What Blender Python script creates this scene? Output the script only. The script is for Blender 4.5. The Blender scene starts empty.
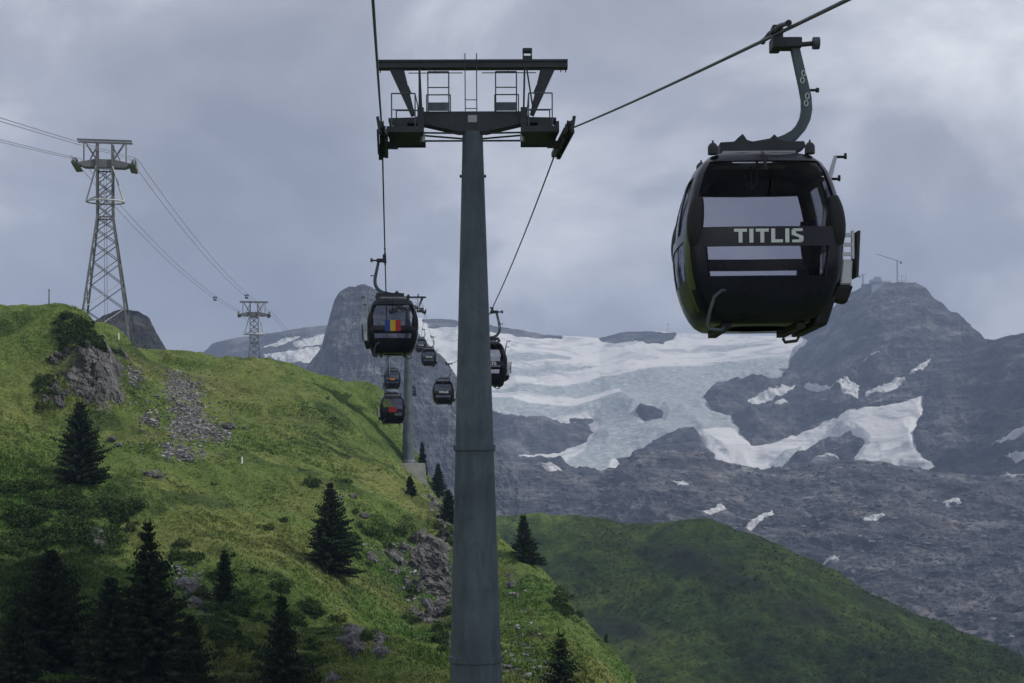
import bpy, math, random
import numpy as np
from mathutils import Vector, Matrix

R = math.radians
random.seed(7)
scene = bpy.context.scene
C = scene.collection

# ------------------------------------------------------------------ camera
F, HZ = 1422.2, 470.0            # focal length in pixels (50 mm), row of the horizon
cam_d = bpy.data.cameras.new('camera')
cam_d.lens = 50; cam_d.sensor_width = 36
cam_d.shift_y = (HZ - 341.5) / 1024.0
cam_d.clip_start = 0.1; cam_d.clip_end = 30000
cam = bpy.data.objects.new('camera', cam_d); C.objects.link(cam)
cam.location = (0, 0, 0); cam.rotation_euler = (R(90), R(0.35), 0)
scene.camera = cam

# ------------------------------------------------------------------ light
SUN_AZ = Vector((0.95, -0.28, 0)).normalized()
SUN_EL = R(45)
to_sun = Vector((SUN_AZ.x*math.cos(SUN_EL), SUN_AZ.y*math.cos(SUN_EL), math.sin(SUN_EL)))
sun_d = bpy.data.lights.new('sun', 'SUN'); sun_d.energy = 3.1; sun_d.angle = R(0.6); sun_d.color = (1.0, 0.95, 0.86)
sun = bpy.data.objects.new('sun', sun_d); C.objects.link(sun)
sun.rotation_euler = to_sun.to_track_quat('Z', 'Y').to_euler()
sun.location = (300, -200, 400)

world = bpy.data.worlds.new('World'); scene.world = world; world.use_nodes = True
wn, wl = world.node_tree.nodes, world.node_tree.links
wn.clear()
def N(t, **k):
    n = wn.new(t)
    for a, b in k.items(): setattr(n, a, b)
    return n
w_out = N('ShaderNodeOutputWorld'); w_bg = N('ShaderNodeBackground')
sky = N('ShaderNodeTexSky', sky_type='NISHITA'); sky.sun_disc = False
sky.sun_elevation = SUN_EL; sky.sun_rotation = math.atan2(to_sun.x, to_sun.y); sky.altitude = 2000
sk = N('ShaderNodeMix', data_type='RGBA', blend_type='MULTIPLY'); sk.inputs[0].default_value = 1
sk.inputs[7].default_value = (0.10, 0.10, 0.10, 1)
wl.new(sky.outputs[0], sk.inputs[6])
tc = N('ShaderNodeTexCoord')
mp = N('ShaderNodeMapping'); mp.inputs['Scale'].default_value = (1.0, 1.0, 1.7); mp.inputs['Location'].default_value = (0.76, 0.2, 0.4)
wl.new(tc.outputs['Generated'], mp.inputs[0])
n1 = N('ShaderNodeTexNoise'); n1.inputs['Scale'].default_value = 4.6; n1.inputs['Detail'].default_value = 7; n1.inputs['Roughness'].default_value = 0.56; n1.inputs['Distortion'].default_value = 0.35
n2 = N('ShaderNodeTexNoise'); n2.inputs['Scale'].default_value = 2.1; n2.inputs['Detail'].default_value = 4; n2.inputs['Roughness'].default_value = 0.5
wl.new(mp.outputs[0], n1.inputs['Vector']); wl.new(mp.outputs[0], n2.inputs['Vector'])
ad = N('ShaderNodeMath', operation='MULTIPLY_ADD'); ad.inputs[1].default_value = 0.55
wl.new(n1.outputs[0], ad.inputs[0])
ml = N('ShaderNodeMath', operation='MULTIPLY'); ml.inputs[1].default_value = 0.45
wl.new(n2.outputs[0], ml.inputs[0]); wl.new(ml.outputs[0], ad.inputs[2])
rp = N('ShaderNodeValToRGB')
rp.color_ramp.elements[0].position = 0.37; rp.color_ramp.elements[0].color = (0.275, 0.288, 0.335, 1)
rp.color_ramp.elements[1].position = 0.64; rp.color_ramp.elements[1].color = (0.95, 0.955, 0.98, 1)
e = rp.color_ramp.elements.new(0.50); e.color = (0.425, 0.44, 0.495, 1)
wl.new(ad.outputs[0], rp.inputs[0])
wm = N('ShaderNodeMix', data_type='RGBA'); wm.inputs[0].default_value = 0.90
wl.new(sk.outputs[2], wm.inputs[6]); wl.new(rp.outputs[0], wm.inputs[7])
wl.new(wm.outputs[2], w_bg.inputs[0]); w_bg.inputs[1].default_value = 1.2
wl.new(w_bg.outputs[0], w_out.inputs[0])

scene.view_settings.view_transform = 'Standard'; scene.view_settings.look = 'None'
scene.view_settings.gamma = 1; scene.view_settings.exposure = 0.0
scene.view_settings.use_curve_mapping = False
scene.render.engine = 'CYCLES'
scene.cycles.use_denoising = True
scene.cycles.max_bounces = 8; scene.cycles.diffuse_bounces = 3; scene.cycles.glossy_bounces = 3
scene.cycles.transmission_bounces = 6; scene.cycles.transparent_max_bounces = 12; scene.cycles.volume_bounces = 0

# ------------------------------------------------------------------ helpers
def P(px, py, d):
    """point at depth d metres that the photograph shows at pixel px, py"""
    return Vector(((px-512)*d/F, d, (HZ-py)*d/F))

def tag(o, label=None, cat=None, group=None, kind=None):
    if label: o['label'] = label
    if cat: o['category'] = cat
    if group: o['group'] = group
    if kind: o['kind'] = kind
    return o

def empty(name, loc, rz=0.0):
    o = bpy.data.objects.new(name, None); C.objects.link(o)
    o.location = loc; o.rotation_euler = (0, 0, rz); o.empty_display_size = 0.5
    return o

def copy_tree(o, parent=None):
    c = o.copy(); C.objects.link(c); c.parent = parent
    for ch in list(o.children): copy_tree(ch, c)
    return c

def smooth_by(me, flag=True):
    me.polygons.foreach_set('use_smooth', np.full(len(me.polygons), flag)); me.update()
    if flag: me.set_sharp_from_angle(angle=R(42))

class MB:
    def __init__(s): s.v = []; s.f = []
    def add(s, vs, fs):
        o = len(s.v); s.v += [tuple(p) for p in vs]; s.f += [tuple(i+o for i in f) for f in fs]; return s
    def box(s, lo, hi):
        x0, y0, z0 = lo; x1, y1, z1 = hi
        return s.add([(x0,y0,z0),(x1,y0,z0),(x1,y1,z0),(x0,y1,z0),(x0,y0,z1),(x1,y0,z1),(x1,y1,z1),(x0,y1,z1)],
            [(0,3,2,1),(4,5,6,7),(0,1,5,4),(1,2,6,5),(2,3,7,6),(3,0,4,7)])
    def cbox(s, c, d): return s.box([c[i]-d[i]/2 for i in range(3)], [c[i]+d[i]/2 for i in range(3)])
    def beam(s, p, q, w, h=None, w2=None, h2=None, up=(0,0,1)):
        p, q = Vector(p), Vector(q); h = w if h is None else h; w2 = w if w2 is None else w2; h2 = h if h2 is None else h2
        d = (q-p).normalized(); u = Vector(up)
        if abs(d.dot(u)) > 0.98: u = Vector((0,1,0))
        a = d.cross(u).normalized(); b = a.cross(d)
        vs = []
        for c, ww, hh in ((p, w, h), (q, w2, h2)):
            for sx, sy in ((-1,-1),(1,-1),(1,1),(-1,1)): vs.append(c + a*ww/2*sx + b*hh/2*sy)
        return s.add(vs, [(0,3,2,1),(4,5,6,7),(0,1,5,4),(1,2,6,5),(2,3,7,6),(3,0,4,7)])
    def tube(s, pts, r, n=8, caps=True):
        pts = [Vector(p) for p in pts]; rs = r if isinstance(r, (list, tuple)) else [r]*len(pts)
        base = len(s.v); prev = None
        for i, p in enumerate(pts):
            d = (pts[min(i+1, len(pts)-1)] - pts[max(i-1, 0)]).normalized()
            if prev is None:
                u = Vector((0,0,1)) if abs(d.z) < 0.9 else Vector((1,0,0))
                a = d.cross(u).normalized()
            else:
                a = (prev - d*prev.dot(d)).normalized()
            prev = a; b = d.cross(a)
            for k in range(n):
                t = 2*math.pi*k/n; s.v.append(tuple(p + (a*math.cos(t) + b*math.sin(t))*rs[i]))
        for i in range(len(pts)-1):
            for k in range(n):
                k2 = (k+1) % n
                s.f.append((base+i*n+k, base+i*n+k2, base+(i+1)*n+k2, base+(i+1)*n+k))
        if caps:
            s.f.append(tuple(base+k for k in range(n))[::-1]); s.f.append(tuple(base+(len(pts)-1)*n+k for k in range(n)))
        return s
    def lathe(s, prof, n=16, c=(0,0,0)):
        base = len(s.v)
        for r, z in prof:
            for k in range(n):
                t = 2*math.pi*k/n; s.v.append((c[0]+r*math.cos(t), c[1]+r*math.sin(t), c[2]+z))
        for i in range(len(prof)-1):
            for k in range(n):
                k2 = (k+1) % n; s.f.append((base+i*n+k, base+i*n+k2, base+(i+1)*n+k2, base+(i+1)*n+k))
        s.f.append(tuple(base+k for k in range(n))[::-1]); s.f.append(tuple(base+(len(prof)-1)*n+k for k in range(n)))
        return s
    def prism(s, poly, y0, y1):     # polygon in x,z extruded along y
        n = len(poly)
        vs = [(x, y0, z) for x, z in poly] + [(x, y1, z) for x, z in poly]
        return s.add(vs, [tuple(range(n)), tuple(range(2*n-1, n-1, -1))] + [(i, i+n, (i+1) % n + n, (i+1) % n) for i in range(n)])
    def build(s, name, mat, parent=None, smooth=False, bevel=0.0):
        me = bpy.data.meshes.new(name); me.from_pydata(s.v, [], s.f); me.update()
        if mat: me.materials.append(mat)
        if smooth: smooth_by(me)
        o = bpy.data.objects.new(name, me); C.objects.link(o)
        if parent: o.parent = parent
        if bevel:
            m = o.modifiers.new('bevel', 'BEVEL'); m.width = bevel; m.segments = 2; m.limit_method = 'ANGLE'
        return o

def fast_mesh(name, V, faces, mat, attrs=None, smooth=True, parent=None):
    """faces: (n,3) or (n,4) int array"""
    V = np.asarray(V, np.float32); faces = np.asarray(faces, np.int32); k = faces.shape[1]
    me = bpy.data.meshes.new(name)
    me.vertices.add(len(V)); me.vertices.foreach_set('co', V.ravel())
    me.loops.add(faces.size); me.loops.foreach_set('vertex_index', faces.ravel())
    me.polygons.add(len(faces)); me.polygons.foreach_set('loop_start', np.arange(0, faces.size, k, dtype=np.int32))
    me.polygons.foreach_set('use_smooth', np.full(len(faces), smooth))
    me.update(calc_edges=True); me.validate()
    for an, av in (attrs or {}).items():
        a = me.attributes.new(an, 'FLOAT', 'POINT'); a.data.foreach_set('value', np.asarray(av, np.float32).ravel())
    if mat: me.materials.append(mat)
    o = bpy.data.objects.new(name, me); C.objects.link(o)
    if parent: o.parent = parent
    return o

def grid_faces(n, m, keep=None):
    i, j = np.meshgrid(np.arange(n-1), np.arange(m-1), indexing='ij')
    a = i*m+j
    f = np.stack([a, a+1, a+m+1, a+m], -1).reshape(-1, 4)
    return f if keep is None else f[keep.ravel()]

def compact(V, f, attrs):
    used = np.unique(f); mp_ = np.full(len(V), -1); mp_[used] = np.arange(len(used))
    return V[used], mp_[f], {k: a[used] for k, a in attrs.items()}

def _hash(ix, iy, iz, seed):
    h = (ix.astype(np.int64)*374761393 + iy.astype(np.int64)*668265263 + iz.astype(np.int64)*2147483647 + seed*974634777) & 0xffffffff
    h = ((h ^ (h >> 13)) * 1274126177) & 0xffffffff
    h = ((h ^ (h >> 16)) * 2246822519) & 0xffffffff
    return ((h ^ (h >> 15)) & 0xffffff) / float(0xffffff)
def vnoise(x, y, z, seed=0):
    x, y, z = np.broadcast_arrays(np.asarray(x, float), np.asarray(y, float), np.asarray(z, float))
    ix, iy, iz = np.floor(x), np.floor(y), np.floor(z)
    fx, fy, fz = x-ix, y-iy, z-iz
    fx, fy, fz = [t*t*t*(t*(t*6-15)+10) for t in (fx, fy, fz)]
    r = 0
    for a in (0, 1):
        for b in (0, 1):
            for c in (0, 1):
                w = (fx if a else 1-fx)*(fy if b else 1-fy)*(fz if c else 1-fz)
                r = r + w*_hash(ix+a, iy+b, iz+c, seed)
    return r*2-1
def fbm(x, y, z, octv=5, seed=0, gain=0.5, ridged=False):
    s, a, fr, t = 0, 1.0, 1.0, 0
    for o in range(octv):
        n = vnoise(x*fr + o*17.3, y*fr - o*9.1, z*fr + o*5.7, seed+o)
        if ridged: n = 1-2*np.abs(n)
        s = s + a*n; t += a; a *= gain; fr *= 2.03
    return s/t
def sstep(a, b, x):
    t = np.clip((x-a)/(b-a), 0, 1); return t*t*(3-2*t)
def poly_sd(px, py, poly):
    """signed distance in the polygon's units, positive inside"""
    d = np.full(px.shape, 1e9); ins = np.zeros(px.shape, bool)
    for (x0, y0), (x1, y1) in zip(poly, poly[1:]+poly[:1]):
        ex, ey = x1-x0, y1-y0
        t = np.clip(((px-x0)*ex+(py-y0)*ey)/(ex*ex+ey*ey+1e-9), 0, 1)
        d = np.minimum(d, np.hypot(px-x0-t*ex, py-y0-t*ey))
        c = ((y0 > py) != (y1 > py)) & (px < (x1-x0)*(py-y0)/(y1-y0+1e-12)+x0)
        ins ^= c
    return np.where(ins, d, -d)

# ------------------------------------------------------------------ materials
class NT:
    def __init__(s, name):
        s.m = bpy.data.materials.new(name); s.m.use_nodes = True
        s.n, s.l = s.m.node_tree.nodes, s.m.node_tree.links
        s.b = s.n['Principled BSDF']; s.out = s.n['Material Output']
        s.tc = s.n.new('ShaderNodeTexCoord'); s.geo = s.n.new('ShaderNodeNewGeometry')
    def noise(s, scale, detail=5, rough=0.55, vec=None, dist=0.0, stretch=None):
        n = s.n.new('ShaderNodeTexNoise'); n.inputs['Scale'].default_value = scale; n.inputs['Detail'].default_value = detail
        n.inputs['Roughness'].default_value = rough; n.inputs['Distortion'].default_value = dist
        src = vec or s.geo.outputs['Position']
        if stretch:
            m = s.n.new('ShaderNodeMapping'); m.inputs['Scale'].default_value = stretch; s.l.new(src, m.inputs[0]); src = m.outputs[0]
        s.l.new(src, n.inputs['Vector']); return n.outputs[0]
    def ramp(s, x, stops):
        r = s.n.new('ShaderNodeValToRGB'); e = r.color_ramp.elements
        while len(e) < len(stops): e.new(0.5)
        for k, (p, c) in enumerate(stops):
            e[k].position = p; e[k].color = (c, c, c, 1) if isinstance(c, (int, float)) else (*c, 1)
        s.l.new(x, r.inputs[0]); return r.outputs[0]
    def mix(s, fac, a, b, mode='MIX'):
        m = s.n.new('ShaderNodeMix'); m.data_type = 'RGBA'; m.blend_type = mode
        for sock, v in ((m.inputs[0], fac), (m.inputs[6], a), (m.inputs[7], b)):
            if isinstance(v, (int, float)): sock.default_value = v
            elif isinstance(v, tuple): sock.default_value = (*v, 1)
            else: s.l.new(v, sock)
        return m.outputs[2]
    def math(s, op, a, b=None):
        m = s.n.new('ShaderNodeMath'); m.operation = op
        for sock, v in ((m.inputs[0], a), (m.inputs[1], b)):
            if v is None: continue
            if isinstance(v, (int, float)): sock.default_value = v
            else: s.l.new(v, sock)
        return m.outputs[0]
    def attr(s, name):
        a = s.n.new('ShaderNodeAttribute'); a.attribute_name = name; return a.outputs['Fac']
    def slope(s):
        x = s.n.new('ShaderNodeSeparateXYZ'); s.l.new(s.geo.outputs['Normal'], x.inputs[0]); return x.outputs[2]
    def bump(s, h, strength=0.5, dist=0.1):
        b = s.n.new('ShaderNodeBump'); b.inputs['Strength'].default_value = strength; b.inputs['Distance'].default_value = dist
        s.l.new(h, b.inputs['Height']); s.l.new(b.outputs[0], s.b.inputs['Normal'])
    def col(s, c):
        if isinstance(c, tuple): s.b.inputs['Base Color'].default_value = (*c, 1)
        else: s.l.new(c, s.b.inputs['Base Color'])
        return s
    def fin(s, rough=0.9, metal=0.0, spec=0.3):
        if isinstance(rough, (int, float)): s.b.inputs['Roughness'].default_value = rough
        else: s.l.new(rough, s.b.inputs['Roughness'])
        s.b.inputs['Metallic'].default_value = metal; s.b.inputs['Specular IOR Level'].default_value = spec
        return s.m

def simple(name, c, rough=0.5, metal=0.0, var=0.25, scale=3.0, spec=0.4):
    t = NT(name); n = t.noise(scale, 5, 0.6, t.tc.outputs['Object'])
    lo = tuple(x*(1-var) for x in c); hi = tuple(min(1, x*(1+var)) for x in c)
    t.col(t.ramp(n, [(0.3, lo), (0.7, hi)]))
    rr = t.ramp(n, [(0.3, max(0, rough-0.08)), (0.7, min(1, rough+0.08))])
    return t.fin(rr, metal, spec)

M = {}
# meadow of the near hill
t = NT('meadow_grass')
a1 = t.noise(0.035, 5, 0.55); a2 = t.noise(0.35, 6, 0.65); a3 = t.noise(2.2, 4, 0.7)
c1 = t.ramp(a1, [(0.36, (0.075, 0.134, 0.036)), (0.50, (0.121, 0.175, 0.046)), (0.64, (0.193, 0.217, 0.072))])
c2 = t.ramp(a2, [(0.34, (0.046, 0.082, 0.028)), (0.50, (0.108, 0.157, 0.046)), (0.68, (0.186, 0.206, 0.072))])
c = t.mix(0.5, c1, c2)
c = t.mix(0.25, c, t.ramp(a3, [(0.35, (0.399, 0.456, 0.342)), (0.65, (1.25, 1.2, 1.15))]), 'MULTIPLY')
soil = t.ramp(t.noise(0.12, 6, 0.7), [(0.66, 0.0), (0.74, 1.0)])
he = t.ramp(t.noise(0.085, 7, 0.68, dist=0.4), [(0.53, 0.0), (0.60, 1.0)]); ye = t.ramp(t.noise(0.05, 6, 0.65, stretch=(1, 1.7, 1)), [(0.50, 0.0), (0.66, 1.0)])
c = t.mix(t.math('MULTIPLY', he, 0.75), c, (0.034, 0.059, 0.021)); c = t.mix(t.math('MULTIPLY', ye, 0.55), c, (0.211, 0.211, 0.080))
c = t.mix(t.math('MULTIPLY', soil, 0.6), c, (0.137, 0.108, 0.063))
rock_c = t.ramp(t.noise(0.9, 7, 0.7, stretch=(1, 1, 0.4)), [(0.3, (0.09, 0.088, 0.085)), (0.6, (0.26, 0.255, 0.25)), (0.8, (0.38, 0.37, 0.36))])
sl = t.math('ADD', t.slope(), t.math('MULTIPLY', t.math('SUBTRACT', a2, 0.5), 0.5))
rockf = t.ramp(sl, [(0.40, 1.0), (0.50, 0.0)])
c = t.mix(rockf, c, rock_c)
t.col(c); t.bump(t.noise(1.6, 6, 0.75), 0.9, 0.35); M['hill'] = t.fin(0.95, 0, 0.1)

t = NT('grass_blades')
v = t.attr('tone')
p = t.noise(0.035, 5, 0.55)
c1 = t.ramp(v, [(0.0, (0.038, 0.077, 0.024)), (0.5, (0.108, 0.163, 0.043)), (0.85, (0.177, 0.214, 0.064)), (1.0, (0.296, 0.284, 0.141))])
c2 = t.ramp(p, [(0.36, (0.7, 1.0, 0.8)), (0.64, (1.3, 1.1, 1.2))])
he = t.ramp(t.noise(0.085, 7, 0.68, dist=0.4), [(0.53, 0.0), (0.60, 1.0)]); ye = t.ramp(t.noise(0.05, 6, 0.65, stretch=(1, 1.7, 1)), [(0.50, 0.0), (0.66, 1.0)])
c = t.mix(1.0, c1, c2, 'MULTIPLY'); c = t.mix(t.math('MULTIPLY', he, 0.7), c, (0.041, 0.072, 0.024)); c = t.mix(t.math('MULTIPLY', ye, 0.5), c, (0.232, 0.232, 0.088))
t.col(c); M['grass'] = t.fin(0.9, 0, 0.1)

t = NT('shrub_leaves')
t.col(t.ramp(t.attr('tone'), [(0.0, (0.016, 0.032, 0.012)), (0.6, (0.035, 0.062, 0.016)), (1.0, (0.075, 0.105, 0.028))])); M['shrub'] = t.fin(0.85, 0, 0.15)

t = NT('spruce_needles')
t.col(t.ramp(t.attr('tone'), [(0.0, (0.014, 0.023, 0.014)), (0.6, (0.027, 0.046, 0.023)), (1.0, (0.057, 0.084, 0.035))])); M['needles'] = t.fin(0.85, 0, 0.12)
M['bark'] = simple('spruce_bark', (0.07, 0.055, 0.045), 0.95, 0, 0.4, 4)

t = NT('limestone')
n = t.noise(0.55, 8, 0.72, stretch=(1, 1, 0.35), dist=0.6); n2_ = t.noise(3.0, 6, 0.7)
c = t.ramp(n, [(0.32, (0.028, 0.028, 0.031)), (0.5, (0.105, 0.104, 0.105)), (0.72, (0.29, 0.285, 0.28))])
c = t.mix(0.5, c, t.ramp(n2_, [(0.3, 0.5), (0.7, 1.25)]), 'MULTIPLY')
gr = t.ramp(t.math('ADD', t.slope(), t.math('MULTIPLY', t.noise(1.2, 5, 0.7), 0.5)), [(1.08, 0.0), (1.22, 1.0)])
c = t.mix(gr, c, (0.07, 0.105, 0.022))
t.col(c); t.bump(n2_, 0.8, 0.25); M['rock'] = t.fin(0.92, 0, 0.2)

t = NT('scree_stone')
t.col(t.ramp(t.attr('tone'), [(0.0, (0.065, 0.065, 0.072)), (0.6, (0.155, 0.153, 0.162)), (1.0, (0.38, 0.375, 0.37))])); M['scree'] = t.fin(0.9, 0, 0.2)

# shaded meadow across the valley
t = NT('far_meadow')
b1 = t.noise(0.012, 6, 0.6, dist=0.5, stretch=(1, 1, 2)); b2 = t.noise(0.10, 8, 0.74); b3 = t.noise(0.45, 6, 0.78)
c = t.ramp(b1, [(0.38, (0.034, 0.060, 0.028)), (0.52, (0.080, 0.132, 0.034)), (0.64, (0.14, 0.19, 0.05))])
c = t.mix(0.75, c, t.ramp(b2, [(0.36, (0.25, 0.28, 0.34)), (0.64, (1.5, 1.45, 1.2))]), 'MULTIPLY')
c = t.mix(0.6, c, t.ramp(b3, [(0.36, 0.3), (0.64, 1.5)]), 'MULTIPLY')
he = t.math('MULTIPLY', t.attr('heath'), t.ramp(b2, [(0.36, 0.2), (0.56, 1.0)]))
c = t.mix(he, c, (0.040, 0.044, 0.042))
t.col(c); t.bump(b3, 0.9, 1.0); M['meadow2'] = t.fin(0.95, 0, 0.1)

def rockmat(name, dark, mid, light, s=1.0, warm=None):
    t = NT(name)
    r1 = t.noise(0.012*s, 10, 0.68, dist=0.25, stretch=(0.7, 0.8, 2.0)); r2 = t.noise(0.11*s, 8, 0.75, stretch=(0.55, 0.9, 1.5)); r3 = t.noise(0.006*s, 4, 0.6)
    c = t.ramp(r1, [(0.34, dark), (0.5, mid), (0.68, light)])
    c = t.mix(0.75, c, t.ramp(r2, [(0.34, 0.30), (0.5, 0.95), (0.66, 1.6)]), 'MULTIPLY')
    mpn = t.n.new('ShaderNodeMapping'); mpn.inputs['Rotation'].default_value = (0.25, 0.42, 0.0); mpn.inputs['Scale'].default_value = (0.22, 0.22, 3.2); t.l.new(t.geo.outputs['Position'], mpn.inputs[0])
    r4 = t.noise(0.030*s, 6, 0.7, mpn.outputs[0], 0.6)
    c = t.mix(0.6, c, t.ramp(r4, [(0.36, 0.45), (0.5, 1.0), (0.62, 1.5)]), 'MULTIPLY')
    if warm: c = t.mix(t.ramp(r3, [(0.45, 0.0), (0.65, 0.7)]), c, t.mix(1.0, c, warm, 'MULTIPLY'))
    t.col(c); t.bump(t.mix(0.4, t.mix(0.45, r1, r2), r4), 1.0, 18.0/s); return t.fin(0.95, 0, 0.15)
M['mount'] = rockmat('mountain_rock', (0.018, 0.021, 0.028), (0.070, 0.074, 0.084), (0.21, 0.21, 0.215), 1.3)
M['prow'] = rockmat('cliff_rock', (0.040, 0.044, 0.052), (0.095, 0.10, 0.108), (0.21, 0.212, 0.215), 1.6)
M['moraine'] = rockmat('moraine_rock', (0.020, 0.022, 0.028), (0.080, 0.083, 0.092), (0.23, 0.228, 0.23), 2.4, (1.10, 0.98, 0.92))
M['knoll'] = rockmat('knoll_rock', (0.022, 0.025, 0.028), (0.045, 0.049, 0.051), (0.09, 0.092, 0.09), 2.5)

t = NT('glacier_ice')
ice = t.attr('ice')
g1 = t.noise(0.012, 7, 0.62, dist=1.2, stretch=(1, 1, 3.2)); g2 = t.noise(0.10, 6, 0.7, stretch=(1.0, 1.0, 2.4), dist=0.6)
edge = t.math('ADD', ice, t.math('MULTIPLY', t.math('SUBTRACT', g1, 0.5), 1.7))
icef = t.ramp(edge, [(0.40, 0.0), (0.62, 1.0)])
icec = t.ramp(g2, [(0.34, (0.20, 0.245, 0.27)), (0.5, (0.35, 0.395, 0.415)), (0.66, (0.54, 0.57, 0.58))])
snow = t.ramp(g1, [(0.37, (0.42, 0.44, 0.47)), (0.50, (0.72, 0.72, 0.725))])
t.col(t.mix(icef, snow, icec)); t.bump(g2, 0.5, 3.0); M['ice'] = t.fin(0.7, 0, 0.2)
t = NT('old_snow')
g = t.noise(0.06, 6, 0.6)
t.col(t.ramp(g, [(0.35, (0.46, 0.47, 0.48)), (0.6, (0.64, 0.645, 0.65))])); t.bump(g, 0.3, 2.0); M['snow'] = t.fin(0.8, 0, 0.2)

M['ground'] = simple('valley_floor', (0.08, 0.09, 0.06), 0.95, 0, 0.4, 0.01, 0.1)

t = NT('galvanised_steel')
g1 = t.noise(0.5, 5, 0.6, t.tc.outputs['Object']); g2 = t.noise(2.0, 7, 0.7, t.tc.outputs['Object'], 0.5, (1, 1, 0.18))
c = t.ramp(g1, [(0.35, (0.080, 0.102, 0.124)), (0.65, (0.120, 0.146, 0.170))])
c = t.mix(0.7, c, t.ramp(g2, [(0.32, 0.55), (0.6, 1.15)]), 'MULTIPLY')
g3 = t.noise(0.9, 3, 0.6, t.tc.outputs['Object'], 1.5, (1, 1, 0.8)); c = t.mix(0.25, c, t.ramp(g3, [(0.40, 0.6), (0.50, 1.05)]), 'MULTIPLY')
t.col(c); M['steel'] = t.fin(0.62, 0.35, 0.35)
M['steel_dark'] = simple('dark_steel', (0.042, 0.050, 0.056), 0.6, 0.3, 0.3)
M['steel_light'] = simple('pale_galvanised', (0.34, 0.36, 0.37), 0.5, 0.4, 0.2)
M['lattice'] = simple('lattice_steel', (0.13, 0.135, 0.14), 0.6, 0.3, 0.3, 0.4)
M['lattice_pale'] = simple('lattice_pale', (0.45, 0.46, 0.47), 0.6, 0.2, 0.15, 0.6)
M['rope'] = simple('steel_rope', (0.10, 0.105, 0.115), 0.5, 0.6, 0.15, 6)
M['rope_bright'] = simple('bright_rope', (0.30, 0.31, 0.33), 0.45, 0.6, 0.1, 6)
M['paint'] = simple('navy_paint', (0.007, 0.009, 0.018), 0.20, 0.0, 0.3, 1.5, 0.35)
M['black'] = simple('black_rubber', (0.010, 0.010, 0.011), 0.6, 0.0, 0.3, 4)
M['floor'] = simple('cabin_floor', (0.02, 0.02, 0.022), 0.7)
M['seat'] = simple('seat_cover', (0.03, 0.03, 0.035), 0.7)
M['white'] = simple('white_lettering', (0.66, 0.70, 0.70), 0.5, 0, 0.05)
M['green'] = simple('green_decal', (0.065, 0.085, 0.016), 0.4, 0, 0.1)
M['alu'] = simple('aluminium', (0.42, 0.44, 0.46), 0.35, 0.7, 0.12)
M['concrete'] = simple('concrete', (0.27, 0.265, 0.25), 0.9, 0, 0.3, 0.6, 0.2)
M['flag_blue'] = simple('flag_blue', (0.010, 0.045, 0.26), 0.5, 0, 0.05)
M['flag_yellow'] = simple('flag_yellow', (0.55, 0.38, 0.02), 0.5, 0, 0.05)
M['flag_red'] = simple('flag_red', (0.40, 0.018, 0.020), 0.5, 0, 0.05)
M['flag_orange'] = simple('flag_orange', (0.50, 0.20, 0.02), 0.5, 0, 0.05)
M['building'] = simple('station_cladding', (0.30, 0.33, 0.38), 0.6, 0.1, 0.2, 0.05)
M['building_dark'] = simple('station_dark', (0.10, 0.11, 0.13), 0.6, 0.1, 0.2, 0.05)
M['wood'] = simple('weathered_wood', (0.10, 0.085, 0.07), 0.9, 0, 0.3, 4)
M['white_paint'] = simple('white_marker_paint', (0.70, 0.70, 0.68), 0.6, 0, 0.1)

t = NT('tinted_glass')
t.n.remove(t.b)
tr = t.n.new('ShaderNodeBsdfTransparent'); tr.inputs[0].default_value = (0.80, 0.80, 0.825, 1)
gl = t.n.new('ShaderNodeBsdfGlossy'); gl.inputs[0].default_value = (0.9, 0.9, 0.95, 1); gl.inputs['Roughness'].default_value = 0.03
fr = t.n.new('ShaderNodeFresnel'); fr.inputs[0].default_value = 1.22
mx = t.n.new('ShaderNodeMixShader'); t.l.new(t.math('MULTIPLY', fr.outputs[0], 0.55), mx.inputs[0]); t.l.new(tr.outputs[0], mx.inputs[1]); t.l.new(gl.outputs[0], mx.inputs[2])
t.l.new(mx.outputs[0], t.out.inputs[0]); M['glass'] = t.m

for cname, dens in (('cloud', 0.60), ('cloud_dense', 0.88)):
  t = NT('cloud_vapour')
  t.col((0.8, 0.8, 0.82)); t.fin(1.0, 0, 0.0)
  tr = t.n.new('ShaderNodeBsdfTransparent'); mx = t.n.new('ShaderNodeMixShader'); mx.inputs[0].default_value = dens
  t.l.new(tr.outputs[0], mx.inputs[1]); t.l.new(t.b.outputs[0], mx.inputs[2]); t.l.new(mx.outputs[0], t.out.inputs[0]); M[cname] = t.m

# ================================================================== THE SETTING: far terrain
def ip(pts):
    xs, ys = zip(*pts); return lambda x: np.interp(x, xs, ys)

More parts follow.
